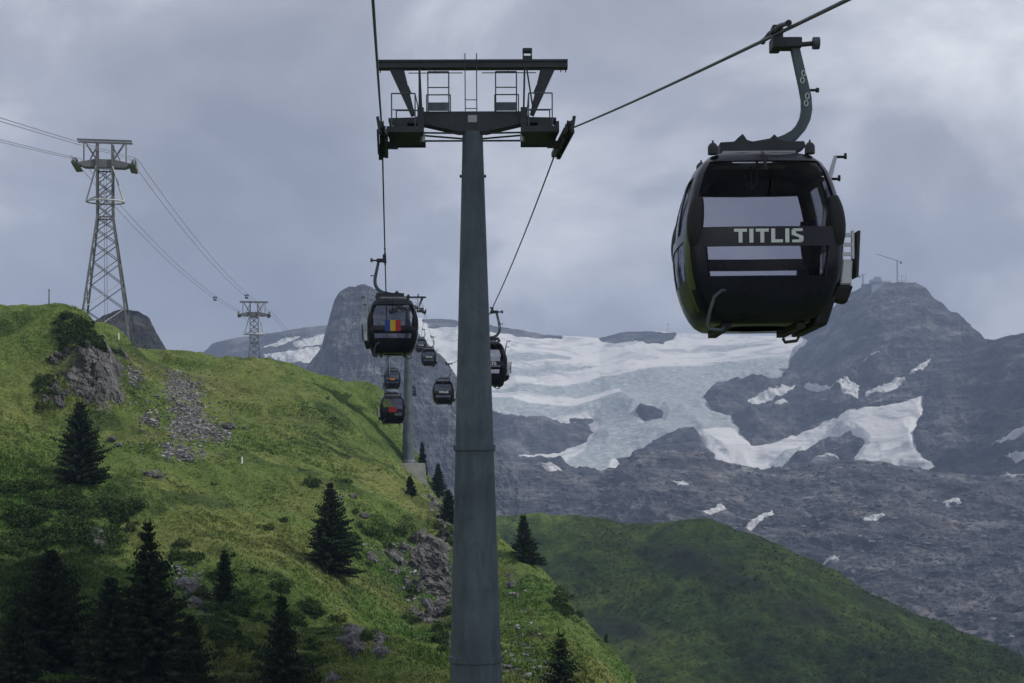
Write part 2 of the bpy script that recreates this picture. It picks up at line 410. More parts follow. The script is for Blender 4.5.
NRM = np.array([0.0, -0.72, 0.69])
def sheet(name, mat, top, bot, dtop, dbot, x0, x1, nx, ny, disp, facet=False, nback=14, backstep=25.0, drop=0.7, power=1.0, attrs=None, amp_top=0.35):
    px = np.linspace(x0, x1, nx); s = np.linspace(0, 1, ny)
    PX, S = np.meshgrid(px, s)                       # rows from foot to crest
    T, B = top(PX), bot(PX)
    PY = B + (T-B)*S
    D = dbot(PX) + (dtop(PX)-dbot(PX))*S**power
    V = np.stack([(PX-512)*D/F, D, (HZ-PY)*D/F], -1)
    d = disp(V[..., 0], V[..., 1], V[..., 2]) * (1-(1-amp_top)*S[..., ]**6)
    V = V + d[..., None]*NRM
    rows = [V]
    crest = V[-1]
    for k in range(1, nback+1):
        q = crest.copy(); q[:, 1] += k*backstep; q[:, 2] -= k*backstep*drop*(0.4+0.6*k/nback)
        q = q + (disp(q[:, 0], q[:, 1], q[:, 2])*0.3)[:, None]*NRM
        rows.append(q[None])
    V = np.concatenate(rows, 0)
    at = {}
    if attrs:
        pad = lambda a: np.concatenate([a]+[a[-1:]]*nback, 0).ravel()
        at = {k: pad(f(PX, PY)) for k, f in attrs.items()}
    n, m = V.shape[:2]
    o = fast_mesh(name, V.reshape(-1, 3), grid_faces(n, m)[:, ::1], mat, at, smooth=not facet)
    tag(o, kind='structure'); return o

# --- main mountain with the glacier
m_top = ip([(-500, 400), (60, 372), (205, 352), (214, 343), (235, 338), (262, 335), (300, 329), (328, 325), (345, 322), (420, 318), (460, 321), (500, 327), (545, 335), (600, 338), (625, 333), (660, 332), (690, 335), (760, 338), (805, 338), (826, 325),
            (838, 305), (848, 296), (862, 290), (880, 287), (903, 286), (915, 287), (926, 292), (934, 303), (942, 308), (950, 316), (958, 318), (968, 328), (978, 337), (986, 345), (1005, 341), (1030, 337), (1100, 318), (1250, 330), (1600, 380)])
m_bot = lambda x: np.full_like(x, 520.0)
m_dt = ip([(-500, 3100), (600, 3050), (800, 2950), (880, 2700), (960, 2550), (1000, 2300), (1100, 2100), (1600, 2000)])
m_db = ip([(-500, 1900), (600, 1850), (900, 1800), (1000, 1700), (1100, 1600), (1600, 1500)])
def m_low(x, y, z): return 26*fbm(x/420, y/420, z/300, 3, 11)
def m_high(x, y, z):
    return 40*fbm(x/170+0.3*z/100, y/210, z/130, 6, 23, 0.56, True) - 10 + 7*fbm(x/30, y/40, z/24, 4, 31, 0.62, True)
def m_smooth(x, y, z): return 40*fbm(x/170+0.3*z/100, y/210, z/130, 2, 23, 0.56, True)*0.42 - 8
glacier_poly = [(405, 312), (440, 314), (480, 320), (530, 329), (600, 334), (640, 328), (700, 329), (760, 332), (800, 336), (812, 343), (806, 350), (798, 357), (792, 365),
    (788, 374), (782, 381), (770, 382), (740, 383), (715, 389), (706, 402), (712, 412), (733, 420), (741, 438), (752, 448), (775, 444), (800, 437), (830, 421), (850, 409), (880, 409),
    (905, 406), (926, 399), (923, 420), (914, 440), (919, 455), (940, 470), (920, 474), (880, 474), (862, 476), (848, 466), (862, 445), (850, 438), (825, 446), (806, 456), (790, 464), (770, 478), (752, 476), (735, 463), (716, 461),
    (702, 454), (692, 440), (660, 443), (630, 447), (616, 455), (624, 463), (604, 478), (575, 480), (558, 468), (520, 466), (502, 450), (530, 452), (560, 448), (584, 440), (597, 425), (592, 415), (570, 416), (545, 419), (520, 417), (495, 419), (470, 410), (440, 380), (420, 345)]
glacier_holes = [[(638, 416), (650, 412), (662, 414), (661, 421), (645, 423)],
    [(600, 337), (618, 334), (640, 331), (660, 332), (675, 335), (672, 341), (650, 343), (636, 340), (615, 342), (603, 341)],
    [(470, 318), (500, 324), (530, 330), (563, 337), (530, 337), (505, 332), (485, 331)],
    [(424, 321), (455, 320), (458, 325), (432, 327)]]
bosses = [[(704, 402), (718, 388), (760, 381), (788, 390), (762, 405), (735, 414), (712, 414)], [(735, 420), (760, 404), (800, 391), (852, 399), (848, 410), (820, 427), (790, 441), (755, 449), (741, 438)],
    [(490, 418), (594, 416), (592, 430), (560, 450), (498, 452)], [(612, 458), (640, 446), (692, 440), (712, 458)], [(930, 372), (985, 350), (1060, 345), (1060, 470), (940, 472), (922, 440), (926, 402)]]
def m_disp(x, y, z):
    px, py = 512+F*x/y, HZ-F*z/y
    sd = poly_sd(px, py, glacier_poly)
    for h in glacier_holes: sd = np.minimum(sd, -poly_sd(px, py, h))
    g = sstep(-2, 7, sd)
    b = sum(20*sstep(-2, 16, poly_sd(px, py, q)) for q in bosses)
    return m_low(x, y, z)*0.6 + m_high(x, y, z)*(1-g) + (m_smooth(x, y, z)-7)*g + b*(1-g)
mountain = sheet('mountain', M['mount'], m_top, m_bot, m_dt, m_db, -420, 1500, 1150, 190, m_disp, facet=True, amp_top=0.25)

def m_base(PX, PY):
    T, B = m_top(PX), m_bot(PX); S = np.clip((B-PY)/(B-T), 0, 1.02)
    D = m_db(PX)+(m_dt(PX)-m_db(PX))*S
    return np.stack([(PX-512)*D/F, D, (HZ-PY)*D/F], -1), S

def overlay(name, mat, poly, holes=(), thick=9.0, k=1.0, ice=None, step=1.4, base=m_base, low=lambda x, y, z: m_low(x, y, z)*0.6+m_smooth(x, y, z), rough=0.0, lift=None, jit=1.0, dropdist=-9):
    xs = [p[0] for p in poly]; ys = [p[1] for p in poly]
    px = np.arange(min(xs)-10, max(xs)+10, step); py = np.arange(min(ys)-10, max(ys)+10, step*0.7)
    PX, PY = np.meshgrid(px, py)
    PY0 = PY
    PY = np.maximum(PY, m_top(PX)+0.0) if base is m_base else PY
    jx = jit*5.0*fbm(PX/12, PY/6, 0, 5, 77, 0.6); jy = jit*3.0*fbm(PX/12, PY/6, 4, 5, 78, 0.6)
    sd = poly_sd(PX+jx, PY+jy, poly)
    for h in holes: sd = np.minimum(sd, -poly_sd(PX+jx, PY+jy, h))
    V, S = base(PX, PY)
    x, y, z = V[..., 0], V[..., 1], V[..., 2]
    th = np.clip(sd*k*1.3-1, -30, thick) if lift is None else np.clip(sd*1.6+0.5, -9, lift)
    th = th + rough*fbm(x/60, y/60, z/20, 5, 5, 0.6, True)
    V = V + ((low(x, y, z) + th)*(1-0.75*S**6))[..., None]*NRM
    ok = sd > dropdist
    ok &= PY0 >= m_top(PX)-1.5 if base is m_base else True
    keep = ok[:-1, :-1] & ok[1:, :-1] & ok[:-1, 1:] & ok[1:, 1:]
    at = {}
    if ice: at['ice'] = np.minimum(sstep(-9, 9, np.max([poly_sd(PX, PY, q) for q in ice], 0)), 1-sstep(-3, 3, np.max([poly_sd(PX, PY, q) for q in snow_strips], 0))).ravel()
    else: at['ice'] = np.zeros(PX.size)
    f = grid_faces(*PX.shape, keep=keep)[:, ::-1]
    V, f, at = compact(V.reshape(-1, 3), f, at)
    return tag(fast_mesh(name, V, f, mat, at), kind='structure')

ice_polys = [[(490, 388), (540, 384), (600, 376), (650, 370), (760, 362), (840, 358), (855, 375), (800, 388), (715, 392), (705, 405), (735, 420), (745, 445), (752, 455), (735, 463), (692, 436), (615, 455), (600, 480), (560, 475), (604, 425), (590, 412), (490, 422)],
    [(480, 360), (520, 357), (570, 362), (520, 366), (485, 368)], [(500, 372), (560, 368), (600, 371), (540, 378), (505, 380)], [(690, 350), (740, 346), (790, 350), (740, 356)], [(775, 455), (800, 448), (800, 470), (765, 478)]]
snow_strips = [[(478, 386), (500, 391), (540, 397), (580, 398), (620, 391), (622, 397), (580, 405), (530, 404), (495, 397)], [(495, 384), (560, 377), (640, 364), (740, 352), (800, 346), (800, 352), (740, 359), (640, 374), (560, 388)], [(700, 440), (730, 438), (752, 450), (800, 440), (850, 412), (920, 402), (915, 440), (935, 470), (840, 470), (800, 452), (760, 466), (735, 462)]]
glacier = overlay('glacier', M['ice'], glacier_poly, glacier_holes, ice=ice_polys, step=1.2, rough=3.0)
for poly in ([(266, 354), (300, 350), (320, 347), (312, 362), (298, 367), (282, 359)], [(294, 343), (330, 333), (330, 340), (302, 348)], [(266, 345), (290, 337), (302, 336), (280, 346)],
             [(748, 405), (768, 396), (797, 390), (788, 398), (764, 407)], [(803, 390), (816, 385), (834, 392), (846, 384), (859, 386), (858, 398), (845, 403), (834, 395)],
             [(858, 370), (870, 363), (882, 360), (872, 367)], [(868, 392), (884, 384), (906, 377), (892, 387)], [(911, 374), (922, 368), (932, 363), (924, 371)],
             [(980, 464), (1000, 456), (1040, 444), (1040, 452), (1006, 461)], [(988, 472), (1010, 466), (1040, 464), (1020, 470)], [(768, 412), (782, 408), (786, 411), (774, 416)],
             [(838, 303), (848, 301), (852, 304), (842, 307)]):
    overlay('snow_patch', M['snow'], poly, step=0.8, dropdist=-5, lift=4.0, jit=0.6, low=lambda x, y, z: m_low(x, y, z)*0.6+m_high(x, y, z)*0.85+sum(20*sstep(-2, 16, poly_sd(512+F*x/y, HZ-F*z/y, q)) for q in bosses))

# --- the buttress that stands in front of the mountain
prow = sheet('rock_buttress', M['prow'],
    ip([(255, 420), (300, 378), (312, 362), (322, 346), (329, 320), (334, 302), (340, 291), (350, 285), (366, 283), (376, 287), (392, 297), (405, 309), (416, 326), (426, 340), (434, 349), (446, 360), (458, 378), (472, 402), (490, 432), (520, 470)]),
    ip([(255, 430), (520, 560)]), ip([(255, 1750), (350, 1750), (520, 1600)]), ip([(255, 1650), (380, 1450), (520, 1450)]),
    258, 518, 300, 220, lambda x, y, z: 20*fbm(x/70, y/70, z/170, 6, 41, 0.58, True)+8*fbm(x/16, y/16, z/40, 4, 47, 0.6, True)-6, facet=True, amp_top=0.3, drop=0.9)

# --- grey bench of moraine and ice-worn rock below the glacier
mo_top = ip([(200, 520), (400, 468), (455, 470), (500, 458), (545, 472), (600, 476), (620, 463), (650, 454), (700, 455), (725, 466), (760, 476), (800, 472), (830, 464), (885, 462), (930, 470), (960, 474), (1000, 476), (1040, 474), (1200, 470), (1500, 470)])
mo_bot = lambda x: np.full_like(x, 745.0)
mo_dt = lambda x: np.full_like(x, 1780.0); mo_db = lambda x: np.full_like(x, 860.0)
def mo_disp(x, y, z): return 9*fbm(x/160, y/120, z/60, 3, 61)+26*fbm(x/105+z/60, y/120, z/55, 6, 63, 0.56, True)+5.0*fbm(x/15, y/16, z/9, 4, 67, 0.62, True)-6
moraine = sheet('moraine_slope', M['moraine'], mo_top, mo_bot, mo_dt, mo_db, 230, 1400, 900, 330, mo_disp, facet=True, nback=6, backstep=15, amp_top=0.5, power=1.0)
def mo_base(PX, PY):
    S = np.clip((mo_bot(PX)-PY)/(mo_bot(PX)-mo_top(PX)), 0, 1); D = mo_db(PX)+(mo_dt(PX)-mo_db(PX))*S
    return np.stack([(PX-512)*D/F, D, (HZ-PY)*D/F], -1), S*0.8
for poly in ([(735, 534), (752, 527), (769, 520), (772, 523), (754, 531), (742, 536)], [(860, 525), (872, 522), (882, 523), (874, 527)], [(816, 461), (828, 456), (836, 458), (826, 464)],
             [(818, 566), (834, 563), (838, 566), (824, 568)], [(942, 503), (958, 502), (962, 505), (948, 506)], [(992, 478), (1010, 474), (1040, 473), (1040, 476), (1010, 479)],
             [(540, 466), (552, 464), (560, 470), (550, 473)], [(700, 516), (720, 512), (724, 515), (706, 519)], [(672, 487), (684, 485), (688, 488), (678, 490)]):
    overlay('snow_patch', M['snow'], poly, step=0.7, base=mo_base, low=lambda x, y, z: mo_disp(x, y, z)*0.9, dropdist=-4, lift=1.8, jit=0.45)

# --- green shoulder on the other side of the valley
heath_p = [[(630, 545), (680, 548), (730, 570), (770, 590), (740, 600), (690, 580), (650, 565)], [(760, 600), (820, 610), (860, 640), (800, 630)], [(560, 590), (620, 600), (660, 640), (600, 630)], [(850, 590), (890, 612), (880, 618), (845, 600)]]
def md_disp(x, y, z):
    u = (x*0.95 + y*0.30); w = (x*0.3 - y*0.95)
    return 20*fbm(u/70, w/170, 0, 5, 71, 0.56)+5*fbm(u/30, w/60, 0, 4, 72, 0.55, True)+8*fbm(x/90, y/120, 0, 3, 73)+3.2*fbm(x/10, y/11, 0, 4, 79, 0.62, True)-4
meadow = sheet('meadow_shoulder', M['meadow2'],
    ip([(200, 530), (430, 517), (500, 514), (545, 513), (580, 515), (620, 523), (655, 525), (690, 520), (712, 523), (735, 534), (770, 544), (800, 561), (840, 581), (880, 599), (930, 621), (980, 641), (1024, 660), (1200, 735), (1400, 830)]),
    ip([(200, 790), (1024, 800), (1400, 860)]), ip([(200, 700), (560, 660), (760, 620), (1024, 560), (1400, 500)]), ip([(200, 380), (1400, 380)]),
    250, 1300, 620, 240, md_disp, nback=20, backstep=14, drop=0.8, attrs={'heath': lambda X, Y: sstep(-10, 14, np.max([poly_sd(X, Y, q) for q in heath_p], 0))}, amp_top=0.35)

def mesh_points(o, n, rows, seed):
    rg = np.random.default_rng(seed); co = np.empty(len(o.data.vertices)*3, np.float32); o.data.vertices.foreach_get('co', co); co = co.reshape(-1, 3)[:rows]
    px = 512+F*co[:, 0]/co[:, 1]; py = HZ-F*co[:, 2]/co[:, 1]
    co = co[(px > -20) & (px < 1050) & (py < 700)]
    q = co[rg.integers(0, len(co), n)]; return q+rg.normal(0, 0.6, (n, 3))*np.array([1, 1, 0.15]), rg
q, rg = mesh_points(meadow, 42000, 620*240, 51)
lushm = fbm(q[:, 0]/22, q[:, 1]/30, 0, 4, 53)
q = q[lushm+rg.normal(0, 0.25, len(q)) > -0.05]; n_ = len(q)
tri = rg.normal(0, 1, (n_, 2, 3, 3)); tri /= np.linalg.norm(tri, axis=3, keepdims=True)
V = q[:, None, None, :]+tri*np.array([0.75, 0.75, 0.5])*rg.uniform(0.5, 1.3, (n_, 1, 1, 1))
tone_ = np.repeat(np.clip(rg.normal(0.62, 0.28, n_), 0, 1), 6)
tag(fast_mesh('tussock_cover', V.reshape(-1, 3), np.arange(n_*6).reshape(-1, 3), M['shrub'], {'tone': tone_}, smooth=False), 'dark tussocks and low shrubs covering the green shoulder across the valley', 'shrubs', kind='stuff')

# --- rocky knoll behind the crest on the left
knoll = sheet('rocky_knoll', M['knoll'], ip([(70, 380), (88, 340), (95, 322), (104, 313), (118, 308), (138, 308), (150, 315), (157, 330), (166, 345), (185, 372)]),
    ip([(70, 390), (185, 390)]), ip([(70, 640), (185, 640)]), ip([(70, 600), (185, 600)]), 72, 184, 130, 90,
    lambda x, y, z: 6.5*fbm(x/15, y/15, z/24, 6, 83, 0.58, True)-2, nback=10, backstep=8, drop=1.0)

# --- valley floor, one sheet to the horizon
g = MB(); g.add([(-9000, -3000, -190), (9000, -3000, -190), (9000, 12000, -190), (-9000, 12000, -190)], [(0, 1, 2, 3)])
tag(g.build('ground', M['ground']), kind='structure')

# ------------------------------------------------------------------ near hillside (thin-plate surface through measured points)
ctl = []
def cp(px, py, d): ctl.append(tuple(P(px, py, d)))
for a in [(-150, 296, 205), (-60, 299, 203), (0, 301, 200), (45, 300, 199), (84, 303, 197), (97, 318, 196), (114, 341, 204), (126, 342, 222), (150, 346, 226), (175, 352, 228), (215, 352, 232), (260, 355, 234), (290, 362, 234), (317, 373, 236), (350, 382, 240), (376, 389, 245), (388, 402, 243), (397, 426, 238), (404, 464, 229)]:
    cp(*a); p = P(*a); ctl.append((p.x*1.0, p.y+22, p.z-1.5 - (5 if a[0] > 260 else 0)))
for X, Y, Z in [(-80, 300, 18), (-80, 444, 19.5), (-30, 330, -8), (-10, 300, -22), (-120, 300, 26), (-160, 440, 18), (-20, 450, -30), (-160, 200, 34), (-130, 130, 12), (-110, 60, 0), (-60, 0, -13), (-60, 60, -13.5), (0, 0, -16), (-1.3, 44.6, -14), (-30, 45, -13.5), (20, 50, -19), (60, 0, -38), (0, -40, -20), (25, 90, -36), (12.5, 108, -23.5), (10, 96, -21.5), (17, 97, -28), (5, 84, -18.5),
                (55, 140, -55), (45, 190, -58), (25, 240, -50), (90, 100, -70), (110, 200, -105), (60, 320, -85), (110, 320, -120), (40, 450, -95), (110, 20, -60)]:
    ctl.append((X, Y, Z))
for a in [(0, 350, 186), (20, 360, 185), (137, 380, 194), (20, 410, 172), (50, 354, 187.5), (70, 349, 188), (90, 347, 189), (108, 348, 191.5), (120, 356, 195), (50, 405, 183), (70, 411, 183.5), (90, 411, 184.5), (108, 408, 186.5), (124, 398, 190), (60, 440, 172), (100, 440, 174), (82, 480, 158), (150, 400, 192), (165, 440, 182), (200, 400, 206), (200, 450, 186), (240, 380, 222), (260, 420, 204), (300, 430, 204), (350, 430, 212),
          (250, 500, 168), (300, 490, 174), (330, 572, 150), (365, 480, 192), (385, 520, 176), (400, 545, 172), (424, 528, 181), (200, 550, 144), (222, 600, 130), (150, 500, 158), (100, 520, 146), (60, 560, 134), (20, 470, 156), (0, 560, 130), (30, 625, 112), (0, 672, 96), (60, 690, 93), (150, 690, 96), (230, 660, 110), (280, 690, 103), (300, 630, 122), (350, 640, 124), (400, 690, 106), (450, 690, 106), (415, 640, 149), (440, 615, 159), (452, 600, 165),
          (340, 612, 133), (386, 620, 139), (345, 660, 125), (386, 662, 129), (70, 518, 150), (105, 521, 151), (72, 576, 142), (108, 556, 146.5), (500, 620, 140), (520, 690, 111), (480, 580, 166),
          (412, 494, 220), (430, 494, 206), (448, 515, 192), (470, 535, 184), (500, 545, 178), (527, 563, 170), (547, 588, 158), (570, 622, 140), (590, 657, 124), (603, 690, 112)]:
    cp(*a)
for a in [(430, 490, 206), (500, 545, 178), (547, 588, 158), (590, 657, 124), (603, 690, 112)]:
    p = P(*a); ctl.append((p.x+4.5, p.y+2, p.z-5.5)); ctl.append((p.x+13, p.y+5, p.z-19)); ctl.append((p.x+30, p.y+8, p.z-42))
ctl = np.array(ctl)
def _U(r2): return np.where(r2 > 0, r2*np.log(r2+1e-12)*0.5, 0)
SC = 100.0
cx, cy = ctl[:, 0]/SC, ctl[:, 1]/SC
K = _U((cx[:, None]-cx)**2+(cy[:, None]-cy)**2) + np.eye(len(cx))*2e-4
Q = np.stack([np.ones_like(cx), cx, cy], 1)
A = np.block([[K, Q], [Q.T, np.zeros((3, 3))]])
W = np.linalg.solve(A, np.concatenate([ctl[:, 2], np.zeros(3)]))
def hill_smooth(x, y):
    x = np.asarray(x, float)/SC; y = np.asarray(y, float)/SC; sh = x.shape; x, y = x.ravel(), y.ravel(); r = np.zeros(x.size)
    for s0 in range(0, x.size, 40000):
        a, b = x[s0:s0+40000], y[s0:s0+40000]
        r[s0:s0+40000] = _U((a[:, None]-cx)**2+(b[:, None]-cy)**2) @ W[:-3] + W[-3] + W[-2]*a + W[-1]*b
    return r.reshape(sh)
def hill_detail(x, y):
    return 0.9*fbm(x/30, y/22, 0, 2, 90) + 1.5*fbm(x/15, y/13, 0, 3, 91) + 0.95*fbm(x/5.5+y/9, y/5, 0, 4, 95, 0.5, True) + 0.30*fbm(x/1.4, y/1.4, 0, 3, 99) - 0.3
def hill(x, y): return hill_smooth(x, y)+hill_detail(np.asarray(x, float), np.asarray(y, float))
def hz(x, y): return float(hill(np.array([x]), np.array([y]))[0])

xs = np.concatenate([np.arange(-170, -95, 1.5), np.arange(-95, 32, 0.5), np.arange(32, 112, 1.5)])
ys = np.concatenate([np.arange(-45, 80, 1.5), np.arange(80, 245, 0.5), np.arange(245, 470, 2.0)])
GX, GY = np.meshgrid(xs, ys)
GZ = hill(GX, GY)
hillside = tag(fast_mesh('hillside', np.stack([GX, GY, GZ], -1).reshape(-1, 3), grid_faces(*GX.shape), M['hill']), kind='structure')

# regular lookup of the hillside, for placing things on it
_lx, _ly = np.arange(-110, 45.1, 0.5), np.arange(70, 262.1, 0.5)
_LX, _LY = np.meshgrid(_lx, _ly); _LZ = hill(_LX, _LY)
def hq(x, y):
    u = np.clip((np.asarray(x, float)+110)/0.5, 0, len(_lx)-1.001); v = np.clip((np.asarray(y, float)-70)/0.5, 0, len(_ly)-1.001)
    i, j = u.astype(int), v.astype(int); a, b = u-i, v-j
    return (_LZ[j, i]*(1-a)+_LZ[j, i+1]*a)*(1-b)+(_LZ[j+1, i]*(1-a)+_LZ[j+1, i+1]*a)*b
# where does the photograph's ray meet the hillside
_dd = np.arange(70, 260, 0.5)
def on_hill(px, py, fallback=None):
    x = (px-512)*_dd/F; z = (HZ-py)*_dd/F; h = hq(x, _dd)
    k = np.argmax(h >= z)
    if h[k] < z[k]: 
        d = fallback or 200.0; return Vector(((px-512)*d/F, d, hz((px-512)*d/F, d)))
    d = _dd[k]; return Vector(((px-512)*d/F, d, hz((px-512)*d/F, d)))
def hit_d(px, py):
    out = np.full(px.size, np.nan); ds = np.arange(80, 250, 1.0)
    fx, fy = px.ravel(), py.ravel()
    for s0 in range(0, fx.size, 8000):
        a, b = fx[s0:s0+8000], fy[s0:s0+8000]
        g = hq((a[:, None]-512)*ds/F, np.broadcast_to(ds, (a.size, ds.size))) - (HZ-b[:, None])*ds/F
        below = g >= 0; k = np.maximum(np.argmax(below, 1), 1); r = np.arange(a.size)
        g0, g1 = g[r, k-1], g[r, k]
        dd = ds[k-1]+np.clip(-g0/(g1-g0+1e-9), 0, 1)
        out[s0:s0+8000] = np.where(below.any(1), dd, np.nan)
    out = out.reshape(px.shape); return out, ~np.isnan(out)
def screen(x, y, z): return 512+F*x/y, HZ-F*z/y

# ------------------------------------------------------------------ unseen clouds overhead, placed to shade the far shoulder, near lower slope and pylon
def cloud(centre_on_ground, height, rx, ry, seed, rot=0.0, mat='cloud'):
    t = (height-centre_on_ground[2])/to_sun.z
    c = Vector(centre_on_ground) + to_sun*t
    n, m = 40, 64
    th = np.linspace(0, math.pi, n); ph = np.linspace(0, 2*math.pi, m)
    T, H_ = np.meshgrid(th, ph, indexing='ij')
    d = np.stack([np.sin(T)*np.cos(H_), np.sin(T)*np.sin(H_), np.cos(T)], -1)
    r = 1+0.22*fbm(d[..., 0]*2+seed, d[..., 1]*2, d[..., 2]*2, 5, seed)
    V = d*r[..., None]*np.array([rx, ry, 0.16*min(rx, ry)])
    ca, sa = math.cos(rot), math.sin(rot)
    X = V[..., 0]*ca-V[..., 1]*sa; Y = V[..., 0]*sa+V[..., 1]*ca
    V = np.stack([X, Y, V[..., 2]], -1)+np.array(c)
    return tag(fast_mesh('cloud', V.reshape(-1, 3), grid_faces(n, m), M[mat]), kind='structure')
cloud((290, 520, -70), 1500, 340, 300, 3, 0.0)
cloud((-28, 66, -8), 700, 46, 66, 5, 0.2, 'cloud_dense')

# ================================================================== ROPEWAY
LD = Vector((-0.084, 1.0, 0)).normalized()       # the line runs up the valley a little to the left
YAW = math.atan2(0.084, 1.0)
D1, D2 = 44.6, 229.0                             # depth of the two supports
ZR1, ZR2 = 10.6, 25.8                            # rope height at the two supports
HT = 24.6                                        # rope height above the foot of a support
axis_x = lambda d: -1.17 - 0.084*(d-D1)
ROPE_X = 2.84
SX = {'l': -ROPE_X, 'r': ROPE_X}
_rfit = np.polyfit([17, 20, 25.3, 33, D1], [5.62, 6.08, 7.0, 8.5, ZR1], 2); _rfit[-1] += ZR1-np.polyval(_rfit, D1)
_lfit = np.polyfit([0, 22, D1], [4.5, 7.35, ZR1], 2)
def rope_z(side, d):
    if d < D1:
        if side == 'l': return float(np.polyval(_lfit, d))
        return float(np.polyval(_rfit, d))
    if d < D2:
        u = (d-D1)/(D2-D1); return ZR1+(ZR2-ZR1)*u-4*(9.0 if side == 'l' else 7.9)*u*(1-u)
    if d < 800:
        u = (d-D2)/(800-D2); return ZR2+(60-ZR2)*u-4*15.0*u*(1-u)
    return 60+(d-800)*0.09
def rope_p(side, d): return Vector((axis_x(d)+SX[side], d, rope_z(side, d)))

for side, lab in (('l', 'steel haul rope rising past the left end of the big support'), ('r', 'steel haul rope carrying the nearest gondola down past the right end of the support')):
    ds = list(np.arange(-60, 60, 1.5)) + list(np.arange(60, 240, 3)) + list(np.arange(240, 1500, 15))
    m = MB(); m.tube([rope_p(side, d) for d in ds], 0.027 if side == 'l' else 0.027, 8)
    tag(m.build('haul_rope', M['rope'], smooth=True), lab, 'cable', 'haul ropes of the gondola lift')

